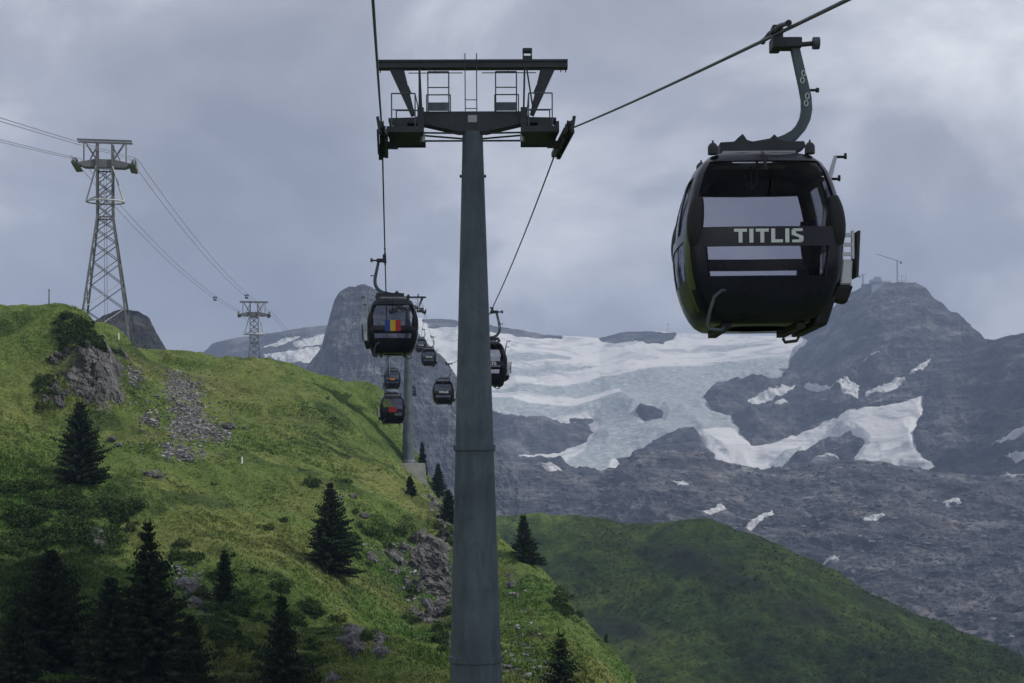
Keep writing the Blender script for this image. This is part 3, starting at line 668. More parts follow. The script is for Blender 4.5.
# ------------------------------------------------------------------ support pylon
def make_support():
    root = empty('lift_pylon', (0, 0, 0))
    rad = lambda zr: 0.315 + (-zr)*0.0291             # zr: height below rope level
    secs = [(-HT+0.25, -16.5), (-16.5, -9.9), (-9.9, -0.02)]
    for k, (a, b) in enumerate(secs):
        m = MB(); n = 8
        m.lathe([(rad(a+(b-a)*i/n), HT+a+(b-a)*i/n) for i in range(n+1)], 40)
        o = m.build('pole_section', M['steel'], root, smooth=True)
        f = MB(); f.lathe([(rad(a)+0.015, HT+a-0.10), (rad(a)+0.055, HT+a-0.085), (rad(a)+0.055, HT+a+0.085), (rad(a)+0.015, HT+a+0.10)], 40)
        f.build('flange', M['steel'], o)
        for fz in (0.33, 0.67):
          w = MB(); zz = a+(b-a)*fz; w.lathe([(rad(zz)+0.001, HT+zz-0.02), (rad(zz)+0.006, HT+zz), (rad(zz)+0.001, HT+zz+0.02)], 40)
          w.build('weld_seam', M['steel'], o, smooth=True)
    f = MB(); f.lathe([(1.5, 0), (1.5, 0.14), (1.2, 0.16), (rad(-HT)+0.02, 0.6)], 40); f.build('base_plate', M['steel'], root)
    Z = lambda z: HT+z
    for sx in (-1, 1):
        m = MB(); m.tube([(sx*0.36, 0, Z(-1.38)), (sx*0.41, 0, Z(-1.38))], 0.05, 8); m.tube([(sx*0.30, 0, Z(-1.38)), (sx*0.42, 0, Z(-1.38))], 0.025, 6); m.build('step_peg', M['steel_dark'], root)
    # hammer-head beam
    m = MB(); m.prism([(-2.62, 0.28), (-1.5, 0.20), (-0.45, -0.04), (0.45, -0.04), (1.5, 0.20), (2.62, 0.28), (2.62, 0.40), (1.75, 0.42), (1.55, 0.60), (-1.55, 0.60), (-1.75, 0.42), (-2.62, 0.40)], -0.24, 0.24)
    for i, v in enumerate(m.v): m.v[i] = (v[0], v[1], v[2]+HT)
    m.build('crossarm', M['steel_dark'], root, bevel=0.015)
    m = MB(); m.cbox((0.0, -0.255, Z(0.36)), (0.28, 0.02, 0.22)); m.build('number_plate', M['steel_light'], root)
    # upper lifting beam, its plates and stays
    m = MB(); m.box((-2.99, -0.14, Z(2.0)), (2.99, 0.14, Z(2.21))); m.box((-2.99, -0.18, Z(2.17)), (2.99, 0.18, Z(2.235))); m.box((-2.99, -0.18, Z(1.985)), (2.99, 0.18, Z(2.02)))
    ub = m.build('lifting_beam', M['steel_dark'], root)
    for x in (-2.88, 2.78, 2.93):
        m = MB(); m.beam((x, 0, Z(2.0)), (x, 0, Z(1.87)), 0.03); m.build('hook', M['steel_dark'], ub)
    for sx in (-1, 1):
        m = MB(); m.prism([(sx*2.60, 1.99), (sx*2.14, 1.99), (sx*1.80, 0.55), (sx*1.92, 0.50)][::sx], -0.09, 0.09)
        for i, v in enumerate(m.v): m.v[i] = (v[0], v[1], v[2]+HT)
        m.build('inclined_strut', M['steel_dark'], root)
        m = MB(); m.beam((sx*2.08, 0.05, Z(1.45)), (sx*1.98, 0.05, Z(1.20)), 0.07, 0.16); m.build('chain_hoist', M['steel_dark'], root)
        m = MB(); m.tube([(sx*0.30, 0.0, Z(1.86)), (sx*2.0, 0.0, Z(1.86))], 0.015, 6); m.tube([(sx*1.14, 0, Z(1.86)), (sx*1.14, 0, Z(2.0))], 0.012, 6); m.build('guard_rail', M['steel_dark'], root)
    m = MB(); m.beam((-1.62, -0.1, Z(0.5)), (-1.65, -0.1, Z(2.0)), 0.13, 0.1, 0.06, 0.06); m.build('stay', M['steel_dark'], root)
    m = MB(); m.beam((1.58, -0.1, Z(-0.2)), (1.64, -0.1, Z(2.0)), 0.06, 0.05); m.build('stay', M['steel_dark'], root)
    m = MB(); m.beam((1.92, -0.1, Z(0.55)), (1.70, -0.1, Z(2.0)), 0.05, 0.05); m.build('stay', M['steel_dark'], root)
    # ladder
    m = MB()
    for x in (-0.22, 0.14): m.tube([(x, -0.33, Z(0.58)), (x, -0.33, Z(2.38))], 0.018, 6)
    ld = m.build('ladder', M['steel_dark'], root)
    for z in (0.66, 0.93, 2.1):
        m = MB(); m.tube([(-0.22, -0.33, Z(z)), (0.14, -0.33, Z(z))], 0.014, 6); m.build('rung', M['steel_dark'], ld)
    # the two guarded standing frames on the crossarm
    for sx in (-1, 1):
        fr = empty('standing_frame', (0, 0, 0)); fr.parent = root
        m = MB(); xa, xb = sx*0.73, sx*1.38
        for x in (xa, xb): m.tube([(x, -0.28, Z(0.55)), (x, -0.28, Z(1.82))], 0.022, 6)
        m.tube([(xa, -0.28, Z(1.82)), (xb, -0.28, Z(1.82))], 0.022, 6); m.tube([(xa, -0.28, Z(1.33)), (xb, -0.28, Z(1.33))], 0.018, 6)
        for x in (xa-sx*0.03, xb+sx*0.07): m.tube([(x, 0.28, Z(0.55)), (x, 0.28, Z(1.25))], 0.02, 6)
        m.tube([(xa-sx*0.03, 0.28, Z(1.25)), (xb+sx*0.07, 0.28, Z(1.25))], 0.02, 6)
        m.build('rail', M['steel_dark'], fr)
        m = MB(); m.box((min(xa, xb), -0.31, Z(0.60)), (max(xa, xb), -0.28, Z(0.86))); m.build('toe_board', M['steel'], fr)
    # instrument box on top
    m = MB(); m.box((1.58, -0.12, Z(2.24)), (1.88, 0.12, Z(2.36))); m.box((1.58, -0.13, Z(2.50)), (1.88, 0.13, Z(2.60)))
    for x in (1.60, 1.85): m.tube([(x, -0.1, Z(2.3)), (x, -0.1, Z(2.55))], 0.025, 6)
    m.build('instrument_box', M['steel_dark'], root)
    # baskets, sheave trains and stays
    for sx in (-1, 1):
        bk = empty('service_basket', (0, 0, 0)); bk.parent = root
        xi, xo = sx*1.52, sx*2.62; x0, x1 = min(xi, xo), max(xi, xo)
        m = MB(); m.box((x0, -1.02, Z(-0.20)), (x1, 1.02, Z(-0.13))); m.build('walkway', M['steel_dark'], bk)
        for y in (-1.05, 1.05):
            m = MB(); m.box((x0, y-0.02, Z(-0.24)), (x1, y+0.02, Z(-0.06))); m.build('toe_board', M['steel_dark'], bk)
        m = MB(); xa, xb = sx*1.74, sx*2.46
        for y in (-1.03, 1.03):
            for x in (xa, xb): m.tube([(x, y, Z(-0.15)), (x, y, Z(0.95))], 0.022, 6)
            m.tube([(xa, y, Z(0.95)), (xb, y, Z(0.95))], 0.022, 6); m.tube([(xa, y, Z(0.45)), (xb, y, Z(0.45))], 0.016, 6)
        m.tube([(xa, -1.03, Z(0.95)), (xa, 1.03, Z(0.95))], 0.018, 6)
        m.build('rail', M['steel'], bk)
        m = MB(); m.box((sx*1.60-0.10, -0.5, Z(-0.13)), (sx*1.60+0.10, -0.42, Z(0.66))); m.build('bracket', M['steel_dark'], bk)
        m = MB(); m.box((sx*2.25-0.22, -0.25, Z(-0.1)), (sx*2.25+0.22, 0.25, Z(0.30))); m.build('bracket', M['steel_dark'], bk)
        for bxy, bz, bs in (((sx*1.95, 0.45), 0.02, (0.26, 0.2, 0.34)), ((sx*2.4, 0.55), 0.0, (0.18, 0.3, 0.26))):
            m = MB(); m.cbox((bxy[0], bxy[1], Z(bz)), bs); m.build('junction_box', M['steel'], bk, bevel=0.01)
        m = MB(); m.tube([(sx*1.95, 0.45, Z(0.15)), (sx*1.9, 0.5, Z(0.5)), (sx*1.6, 0.4, Z(0.72)), (sx*1.2, 0.3, Z(0.62))], 0.02, 6); m.build('cable_conduit', M['black'], bk, smooth=True)
        st = empty('sheave_train', (sx*ROPE_X, 0, 0), YAW-R(0.6)); st.parent = root
        xr = 0.0
        m = MB(); m.beam((xr-sx*0.09, -1.7, Z(-0.30)), (xr-sx*0.09, 1.7, Z(-0.30)), 0.07, 0.20); m.beam((xr-sx*0.12, -1.2, Z(-0.44)), (xr-sx*0.12, 1.2, Z(-0.44)), 0.08, 0.2)
        m.beam((xr-sx*0.5, 0, Z(-0.4)), (xr, 0, Z(-0.4)), 0.2, 0.2)
        for y in (-1.2, -0.4, 0.4, 1.2): m.beam((xr-sx*0.16, y-0.45, Z(-0.36)), (xr-sx*0.16, y+0.45, Z(-0.36)), 0.06, 0.16); m.beam((xr+sx*0.13, y-0.30, Z(-0.30)), (xr+sx*0.13, y+0.30, Z(-0.30)), 0.04, 0.10)
        m.beam((xr-sx*0.28, -0.9, Z(-0.05)), (xr-sx*0.28, 0.9, Z(-0.05)), 0.10, 0.34); m.build('rocker_beam', M['steel_dark'], st)
        for k in range(8):
            y = -1.54+k*0.44; m = MB(); prof = [(0.10, -0.07), (0.20, -0.07), (0.225, -0.06), (0.20, -0.025), (0.20, 0.025), (0.225, 0.06), (0.20, 0.07), (0.10, 0.07)]
            m.lathe(prof, 18); m.v = [(xr+z, y+x, Z(-0.235)+yy) for x, yy, z in m.v]; m.build('sheave', M['black'], st)
        m = MB()
        for y in (-1.8, 1.8): m.beam((xr+sx*0.04, y, Z(-0.45)), (xr+sx*0.12, y, Z(0.04)), 0.09, 0.16)
        m.beam((xr+sx*0.10, -1.85, Z(-0.42)), (xr+sx*0.10, 1.85, Z(-0.42)), 0.04, 0.08); m.build('rope_catcher', M['steel_dark'], st)
        m = MB()
        for (za, zb, y) in ((-0.08, -0.06, -0.2), (-0.16, -0.05, 0.2), (-0.27, -0.27, 0.0)): m.tube([(sx*0.28, y, Z(za)), (sx*1.6, y, Z(zb))], 0.03, 6)
        m.build('tie_rod', M['steel_dark'], root)
        m = MB(); m.tube([(sx*1.56, -0.3, Z(-0.36)), (sx*1.56, -0.3, Z(-0.12))], 0.08, 8); m.build('floodlight', M['steel_light'], root)
    return root
sup1 = make_support()
sup1.location = (axis_x(D1), D1, ZR1-HT); sup1.rotation_euler.z = R(0.6)
tag(sup1, 'tall grey tubular lift pylon with a wide crossarm, large in front', 'pylon', 'gondola lift pylons')
sup2 = copy_tree(sup1)
sup2.location = (axis_x(D2), D2, ZR2-HT)
tag(sup2, 'distant slender lift pylon standing on a concrete block at the crest', 'pylon', 'gondola lift pylons')

# concrete footings
def footing(name, c, sx, sy, top, bottom, label):
    n = empty(name, (c[0], c[1], bottom), YAW)
    m = MB(); h = top-bottom
    m.add([(-sx/2-0.3, -sy/2-0.4, 0), (sx/2+0.6, -sy/2-0.4, 0), (sx/2+0.6, sy/2+0.4, 0), (-sx/2-0.3, sy/2+0.4, 0), (-sx/2, -sy/2, h), (sx/2, -sy/2, h), (sx/2, sy/2, h), (-sx/2, sy/2, h)],
          [(0,3,2,1),(4,5,6,7),(0,1,5,4),(1,2,6,5),(2,3,7,6),(3,0,4,7)])
    m.build('block', M['concrete'], n, bevel=0.06)
    m = MB(); m.box((-1.6, -1.6, h), (1.6, 1.6, h+0.012)); m.build('grout_pad', M['concrete'], n)
    return tag(n, label, 'footing')
footing('concrete_footing', (axis_x(D2)+0.3, D2), 4.6, 4.2, ZR2-HT-0.013, ZR2-HT-6.5, 'pale concrete block under the distant lift pylon')
footing('concrete_footing', (axis_x(D1), D1), 4.6, 4.2, ZR1-HT-0.013, ZR1-HT-4.0, 'concrete block below the frame under the big lift pylon')

# ------------------------------------------------------------------ gondolas
ZS = [-1.76, -1.78, -1.84, -1.95, -2.10, -2.27, -2.46, -2.66, -2.87, -3.00, -3.13, -3.17, -3.32, -3.52, -3.68, -3.83, -3.96, -4.06, -4.12, -4.13]
_aw = [1.08*w for w in (0.30, 0.55, 0.66, 0.76, 0.835, 0.885, 0.93, 0.96, 0.978, 0.982, 0.98, 0.978, 0.968, 0.94, 0.90, 0.85, 0.79, 0.72, 0.64, 0.4)]
_bw = [0.28, 0.58, 0.74, 0.84, 0.91, 0.955, 0.99, 1.015, 1.03, 1.035, 1.032, 1.03, 1.022, 1.00, 0.975, 0.945, 0.905, 0.86, 0.79, 0.4]
A_ = ip([(-z, w) for z, w in zip(ZS, _aw)])
B_ = ip([(-z, w) for z, w in zip(ZS, _bw)])
CX = -0.31               # the cabin hangs to the side of the grip that faces the other rope
NF, NCn = 12, 5          # segments on each straight side, on each corner
NP = 4*(NF+NCn)
def ring(z, inset=0.0):
    a, b = float(A_(-z))-inset, float(B_(-z))-inset; r = min(0.23, a*0.6, b*0.6)
    pts = []
    def side(x0, y0, x1, y1, nx, ny):
        for i in range(NF):
            t = i/NF; bl = 0.035*math.sin(math.pi*t); pts.append((x0+(x1-x0)*t+nx*bl, y0+(y1-y0)*t+ny*bl, z))
    def corner(cx_, cy_, a0):
        for i in range(NCn):
            t = a0+math.pi/2*i/NCn; pts.append((cx_+r*math.cos(t), cy_+r*math.sin(t), z))
    side(-(a-r), -b, a-r, -b, 0, -1); corner(a-r, -(b-r), -math.pi/2)         # front (towards -y)
    side(a, -(b-r), a, b-r, 1, 0); corner(a-r, b-r, 0)                        # door side (+x)
    side(a-r, b, -(a-r), b, 0, 1); corner(-(a-r), b-r, math.pi/2)             # back
    side(-a, b-r, -a, -(b-r), -1, 0); corner(-(a-r), -(b-r), math.pi)
    return pts
RO = [ring(z) for z in ZS]; RI = [ring(z, 0.035) for z in ZS]
RG = [ring(z, 0.012) for z in ZS]; RG2 = [ring(z, 0.020) for z in ZS]
RP = [ring(z, -0.006) for z in ZS]
def shell(cells, outer, inner):
    cells = set(cells); m = MB(); idx = {}
    def vid(k, i, j):
        j %= NP; key = (k, i, j)
        if key not in idx: idx[key] = len(m.v); m.v.append((outer if k == 0 else inner)[i][j])
        return idx[key]
    for (i, j) in cells:
        m.f.append((vid(0, i, j), vid(0, i+1, j), vid(0, i+1, j+1), vid(0, i, j+1)))
        m.f.append((vid(1, i, j), vid(1, i, j+1), vid(1, i+1, j+1), vid(1, i+1, j)))
        for (di, dj, p, q) in ((-1, 0, (i, j), (i, j+1)), (1, 0, (i+1, j+1), (i+1, j)), (0, -1, (i+1, j), (i, j)), (0, 1, (i, j+1), (i+1, j+1))):
            if (i+di, (j+dj) % NP) not in cells:
                m.f.append((vid(0, *p), vid(0, *q), vid(1, *q), vid(1, *p)))
    return m
SEG = NF+NCn
def seg(sidek, a, b): return [(sidek*SEG+k) for k in range(a, b)]
def zi(z): return min(range(len(ZS)), key=lambda k: abs(ZS[k]-z))
def block(sidek, a, b, ztop, zbot): return [(i, j) for i in range(zi(ztop), zi(zbot)) for j in seg(sidek, a, b)]
ALL = [(i, j) for i in range(len(ZS)-1) for j in range(NP)]

def letters(parent, yface, flip):
    """TITLIS in wide capitals; built from strokes"""
    hgt, st = 0.165, 0.046
    def T(x): return [[(x, hgt), (x+0.15, hgt), (x+0.15, hgt-0.036), (x, hgt-0.036)], [(x+0.053, hgt-0.036), (x+0.097, hgt-0.036), (x+0.097, 0), (x+0.053, 0)]]
    def I(x): return [[(x, hgt), (x+st, hgt), (x+st, 0), (x, 0)]]
    def L(x): return [[(x, hgt), (x+st, hgt), (x+st, 0.036), (x, 0.036)], [(x, 0.036), (x+0.135, 0.036), (x+0.135, 0), (x, 0)]]
    def S(x):
        w = 0.135; t_ = 0.032
        return [[(x+0.022, hgt), (x+w-0.008, hgt), (x+w-0.008, hgt-t_), (x+0.022, hgt-t_)], [(x, hgt-0.018), (x+0.022, hgt), (x+0.05, hgt-t_), (x+0.05, hgt-0.058), (x, hgt-0.075)],
                [(x, hgt-0.075), (x+0.05, hgt-0.058), (x+w, 0.075), (x+w-0.05, 0.058)][::1], [(x+w, 0.075), (x+w-0.05, 0.058), (x+w-0.05, t_), (x+w-0.022, 0), (x+w, 0.018)],
                [(x+0.006, t_), (x+w-0.022, t_), (x+w-0.022, 0), (x+0.006, 0)]]
    x = 0; out = []
    for ch, w in ((T, 0.15), (I, st), (T, 0.15), (L, 0.135), (I, st), (S, 0.135)):
        out.append(ch(x)); x += w+0.028
    tot = x-0.028
    for polys in out:
        m = MB()
        for pg in polys:
            q = [((px_-tot/2+0.01)*1.15, pz*1.12-3.088) for px_, pz in pg]
            ar = sum(q[i][0]*q[(i+1) % len(q)][1]-q[(i+1) % len(q)][0]*q[i][1] for i in range(len(q)))
            if ar < 0: q = q[::-1]
            y0, y1 = yface, yface+0.012
            vv = [(a, y0, b) for a, b in q]+[(a, y1, b) for a, b in q]; n = len(q)
            m.add(vv, [tuple(range(n)), tuple(range(2*n-1, n-1, -1))]+[(i, i+n, (i+1) % n+n, (i+1) % n) for i in range(n)])
        if flip: m.v = [(-a, -b, c_) for a, b, c_ in m.v]
        m.build('letter', M['white'], parent).location.x = CX

def make_gondola():
    root = empty('gondola', (0, 0, 0))
    used = []
    panes = []
    bands = []
    for sk in (0, 2):
        zt_, zb_ = (-2.87, -3.13) if sk == 0 else (-3.00, -3.17)
        wrap = lambda za, zb, n_: [(i, j % NP) for i in range(zi(za), zi(zb)) for j in range(sk*SEG-n_, sk*SEG+NF+n_)]
        up = wrap(-1.95 if sk == 0 else -2.10, zt_, 2); lo = block(sk, 0, NF, zb_, -3.52); bd = wrap(zt_, zb_, 2)
        panes += [up, lo]; bands.append((bd, sk)); used += up+lo+bd
    doors = []
    for a, b in ((0, 6), (6, 12)):                     # two door leaves on the +x side
        dl = block(1, a, b, -1.95, -4.06); wa, wb = (1, 5) if a == 0 else (7, 11); w1 = block(1, wa, wb, -2.10, -2.46); w2 = block(1, wa, wb, -2.46, -2.87); w3 = block(1, wa, wb, -3.00, -3.52)
        doors.append((set(dl)-set(w1)-set(w2)-set(w3), [w1, w2, w3])); used += dl
    side_w = [block(3, 1, 6, -2.05, -2.87), block(3, 7, 11, -2.05, -2.87), block(3, 1, 11, -3.0, -3.52)]
    for w in side_w: used += w
    panes += side_w
    green = block(3, NF-1, NF, -2.87, -3.92)+[(i, 3*SEG+NF+k) for i in range(zi(-2.66), zi(-3.72)) for k in range(0, 2)]
    body = shell(set(ALL)-set(used), RO, RI).build('cabin_body', M['paint'], root, smooth=True)
    for p in panes: shell(p, RG, RG2).build('window_pane', M['glass'], root, smooth=True)
    for p, sk in bands:
        shell(p, RP, RG2).build('front_band', M['paint'], root, smooth=True)
    for frame, wins in doors:
        d = shell(frame, RO, RI).build('door', M['paint'], root, smooth=True)
        for w in wins: shell(w, RG, RG2).build('window_pane', M['glass'], d, smooth=True)
    shell(set(green)-set(side_w[2]), RP, RO).build('green_stripe', M['green'], root, smooth=True)
    # roof seam and wiper-like cable on the front
    for sy in (-1, 1):
        m = MB(); m.tube([(0.0, sy*(float(B_(-z))+0.040), z) for z in (-1.80, -1.86, -1.95, -2.10)], 0.022, 6); m.build('roof_seam', M['black'], root)
    # corner bumpers
    for sx in (-1, 1):
        for sy in (-1, 1):
            m = MB(); zz = np.linspace(-2.46, -3.10, 9)
            pts = [(sx*(float(A_(-z))-0.10), sy*(float(B_(-z))-0.07), z) for z in zz]; rr = [0.045+0.070*math.sin(math.pi*(i+0.6)/9.2)**0.6 for i in range(9)]
            m.tube(pts, rr, 12); m.build('corner_bumper', M['black'], root, smooth=True)
    # suspension domes on the roof
    for sx in (-1, 1):
        for sy in (-1, 1):
            m = MB(); m.lathe([(0.07, -0.05), (0.07, 0.04), (0.064, 0.065), (0.04, 0.095), (0.015, 0.11), (0.012, 0.14)], 14, (sx*0.66, sy*0.62, -1.76)); m.build('spring_dome', M['steel_dark'], root, smooth=True)
    # interior
    m = MB(); m.box((-0.74, -0.80, -4.06), (0.74, 0.80, -4.02)); m.build('floor', M['floor'], root)
    for sy in (-1, 1):
        b = empty('bench', (0, 0, 0)); b.parent = root
        m = MB(); m.box((-0.80, min(sy*0.42, sy*0.85), -3.76), (0.80, max(sy*0.42, sy*0.85), -3.68)); m.build('seat', M['seat'], b, bevel=0.02)
        m = MB(); m.box((-0.80, min(sy*0.84, sy*0.90), -3.72), (0.80, max(sy*0.84, sy*0.90), -3.56)); m.build('backrest', M['seat'], b, bevel=0.02)
    m = MB(); m.tube([(0.0, -0.25, -1.80), (0.0, -0.25, -2.12), (0.0, 0.25, -2.12), (0.0, 0.25, -1.80)], 0.018, 6); m.build('grab_rail', M['steel_dark'], root)
    # underside frame and guard tube at the bottom
    for x in (-0.5, 0.5):
        m = MB(); m.box((x-0.06, -0.75, -4.19), (x+0.06, 0.75, -4.12)); m.build('underframe_rail', M['black'], root)
    for sg in (-1, 1):
        m = MB(); m.tube([(sg*x_, sg*y_, z_) for x_, y_, z_ in ((0.46, 0.93, -3.70), (0.60, 0.98, -3.71), (0.70, 0.99, -3.79), (0.76, 0.97, -3.98), (0.80, 0.93, -4.17), (0.77, 0.93, -4.22), (0.60, 0.93, -4.24), (0.56, 0.85, -4.20))], 0.024, 8); m.build('guide_tube', M['steel'], root, smooth=True)
    # sill box below the doors
    m = MB()
    m.add([(0.80, -0.86, -3.82), (0.99, -0.80, -3.74), (0.99, 0.80, -3.74), (0.80, 0.86, -3.82), (0.64, -0.80, -4.19), (0.86, -0.74, -4.17), (0.86, 0.74, -4.17), (0.64, 0.80, -4.19)], [(0,1,2,3),(4,7,6,5),(0,4,5,1),(1,5,6,2),(2,6,7,3),(3,7,4,0)])
    m.build('door_sill', M['black'], root, bevel=0.05)
    # ski racks beside the doors
    for y in (-0.58, 0.58):
        rk = empty('ski_rack', (0, 0, 0)); rk.parent = root
        m = MB(); m.add([(1.03, y-0.14, -3.62), (1.20, y-0.14, -3.62), (1.20, y+0.14, -3.62), (1.03, y+0.14, -3.62), (1.06, y-0.14, -3.26), (1.22, y-0.14, -3.26), (1.22, y+0.14, -3.26), (1.06, y+0.14, -3.26)], [(0,3,2,1),(4,5,6,7),(0,1,5,4),(1,2,6,5),(2,3,7,6),(3,0,4,7)]); m.box((0.94, y-0.05, -3.5), (1.05, y+0.05, -3.42)); m.build('basket', M['alu'], rk, bevel=0.03)
        m = MB(); m.add([(1.00, y-0.16, -3.62), (1.22, y-0.16, -3.62), (1.14, y-0.12, -3.86), (0.88, y-0.12, -3.80), (1.00, y+0.16, -3.62), (1.22, y+0.16, -3.62), (1.14, y+0.12, -3.86), (0.88, y+0.12, -3.80)], [(0,3,2,1),(4,5,6,7),(0,1,5,4),(1,2,6,5),(2,3,7,6),(3,0,4,7)])
        m.build('basket_foot', M['black'], rk, bevel=0.03)
        m = MB()
        for k in range(3): m.box((1.06, y-0.15, -3.22+k*0.13), (1.22, y-0.11, -3.17+k*0.13))
        m.box((1.05, y-0.16, -3.26), (1.085, y-0.11, -2.88)); m.box((1.195, y-0.16, -3.26), (1.23, y-0.11, -2.88)); m.build('upper_bracket', M['alu'], rk)
        m = MB(); m.beam((1.27, y, -3.50), (1.30, y, -2.88), 0.30, 0.035, up=(1, 0, 0)); m.build('back_plate', M['steel_dark'], rk)
    # door actuator rod with two pegs
    m = MB(); m.tube([(0.97, 0.05, -2.95), (1.03, 0.05, -2.40), (1.07, 0.05, -2.02), (1.16, 0.05, -1.70)], [0.045, 0.045, 0.036, 0.026], 8); lv = m.build('actuator_rod', M['alu'], root, smooth=True)
    for (xa, z) in ((1.15, -1.71), (1.06, -2.02)):
        m = MB(); m.tube([(xa, 0.05, z), (xa+0.16, 0.05, z)], 0.02, 6); m.tube([(xa+0.15, 0.05, z-0.03), (xa+0.15, 0.05, z+0.05)], 0.02, 6); m.build('peg', M['black'], lv)
    for ch in list(root.children): ch.location.x = CX
    # roof beam, hanger arm and grip
    m = MB(); m.prism([(-0.80, -1.76), (0.12, -1.76), (0.40, -1.60), (0.38, -1.52), (0.10, -1.52), (0.02, -1.48), (-0.04, -1.42), (-0.10, -1.48), (-0.34, -1.52), (-0.42, -1.50), (-0.48, -1.41), (-0.54, -1.46), (-0.60, -1.52), (-0.80, -1.53)], -0.13, 0.13); m.build('roof_beam', M['steel_dark'], root, bevel=0.015)
    m = MB(); m.box((CX-0.5, 0.30, -1.79), (CX+0.5, 0.46, -1.73)); m.build('roof_rail', M['steel_light'], root)
    m = MB(); m.box((CX-0.5, -0.46, -1.79), (CX+0.5, -0.30, -1.73)); m.build('roof_rail', M['steel_light'], root)
    pts = [(0.25, -0.08), (0.29, -0.25), (0.34, -0.48), (0.39, -0.70), (0.43, -0.90), (0.435, -1.06), (0.41, -1.19), (0.35, -1.31), (0.26, -1.41), (0.14, -1.48), (0.0, -1.53)]
    m = MB(); base = []
    for k, (x, z) in enumerate(pts):
        xa, za = pts[max(k-1, 0)]; xb, zb = pts[min(k+1, len(pts)-1)]; dx, dz = xb-xa, zb-za; l = math.hypot(dx, dz); nx, nz = -dz/l, dx/l
        w = 0.055+0.018*min(1, k/5)
        m.v += [(x+nx*w, -0.065, z+nz*w), (x-nx*w, -0.065, z-nz*w), (x-nx*w, 0.065, z-nz*w), (x+nx*w, 0.065, z+nz*w)]
    for k in range(len(pts)-1):
        for j in range(4): m.f.append((4*k+j, 4*k+(j+1) % 4, 4*k+4+(j+1) % 4, 4*k+4+j))
    m.f.append((3, 2, 1, 0)); e_ = 4*len(pts)-4; m.f.append((e_, e_+1, e_+2, e_+3))
    arm = m.build('hanger_arm', M['steel'], root, bevel=0.012)
    for (x, z) in ((0.375, -0.61), (0.425, -0.93)):
        for dz_ in (-0.055, 0.055):
            m = MB(); ps = [(x+0.02*dz_/0.055*0.4+0.026*math.cos(q), -0.072, z+dz_*0.9+0.040*math.sin(q)) for q in np.linspace(0, 2*math.pi, 13)]; m.tube(ps, 0.008, 5, False); m.build('number_mark', M['white'], arm)
    m = MB(); m.tube([(0.44, 0, -0.78), (0.60, 0, -0.78)], 0.02, 8); m.tube([(0.57, 0, -0.78), (0.61, 0, -0.78)], 0.035, 8); m.build('side_knob', M['steel_dark'], arm)
    gp = empty('grip', (0, 0, 0)); gp.parent = root
    m = MB(); m.box((0.06, -0.12, -0.20), (0.36, 0.12, -0.06)); m.box((-0.06, -0.16, -0.22), (0.08, 0.16, -0.045)); m.box((-0.05, -0.10, 0.03), (0.07, 0.10, 0.12)); m.box((0.05, -0.10, -0.08), (0.10, 0.10, 0.12)); m.build('clamp_body', M['steel_dark'], gp, bevel=0.015)
    m = MB(); m.tube([(0.34, 0, -0.14), (0.56, 0, -0.12)], 0.035, 8); m.build('axle', M['steel_dark'], gp)
    m = MB(); m.tube([(0.53, 0, -0.12), (0.62, 0, -0.12)], 0.085, 14); m.build('roller', M['steel'], gp, smooth=True)
    for sy in (-1, 1):
        sl = (rope_z('r', 21)-rope_z('r', 19))/2
        m = MB(); m.tube([(0, sy*0.12, 0.05+sy*0.12*sl), (0, sy*0.4, 0.075+sy*0.4*sl), (0, sy*0.8, 0.045+sy*0.8*sl), (0, sy*1.0, 0.03+sy*1.0*sl)], [0.05, 0.035, 0.03, 0.045], 8); m.build('rope_guide', M['steel_dark'], gp, smooth=True)
    return root

proto = make_gondola()
yb = -(float(B_(2.98))+0.045)
def flag(root, cols, w, h, zc):
    """flat panel on the end of the cabin that looks down the line (cabins going up are turned round)"""
    n = len(cols)
    for k, c_ in enumerate(cols):
        xa = -w/2+w*k/n
        m = MB(); m.box((-xa-w/n, -yb-0.006, zc-h/2), (-xa, -yb+0.008, zc+h/2)); m.build('flag_panel', c_, root).location.x = CX
def title(root):
    letters(root, yb-0.003, False)

specs = [  # side, depth, livery, label
    ('r', 20.0, 'title', 'nearest gondola, large dark cabin with TITLIS across its front'),
    ('l', 60.5, 'tri', 'dark gondola with a blue, yellow and red flag left of the big pylon'),
    ('r', 77.0, 'title', 'dark gondola half hidden behind the right edge of the big pylon'),
    ('l', 119.0, 'red', 'dark gondola with a red flag panel below the tricolour one'),
    ('r', 142.0, 'title', 'dark gondola hanging just left of the big pylon pole'),
    ('l', 178.0, 'orange', 'small gondola with an orange panel just above the red flagged one'),
    ('r', 197.0, 'title', 'small gondola right of the distant pylon, the nearer of an overlapping pair'),
    ('r', 250.0, 'title', 'small gondola right of the distant pylon, the farther of an overlapping pair'),
    ('l', 330.0, 'none', 'tiny gondola peeking out below the tricolour flagged cabin'),
    ('r', 360.0, 'none', 'tiny gondola against the grey cliff right of the distant pole'),
    ('r', 470.0, 'none', 'faintest tiny gondola low beside the distant pole'),
]
blank = [copy_tree(proto) for _ in specs[1:]]
for (side, d, liv, lab), root in zip(specs, [proto]+blank):
    root.location = rope_p(side, d)
    root.rotation_euler = (0, 0, YAW + (math.pi if side == 'l' else 0) - (R(5) if d < 30 else 0))
    tag(root, lab, 'gondola', 'gondolas on the lift')
    if liv == 'title': title(root)
    elif liv == 'tri': flag(root, [M['flag_blue'], M['flag_yellow'], M['flag_red']], 0.66, 0.46, -3.0)
    elif liv == 'red': flag(root, [M['flag_red']], 0.66, 0.42, -3.0)
    elif liv == 'orange': flag(root, [M['flag_orange']], 0.60, 0.22, -2.98)

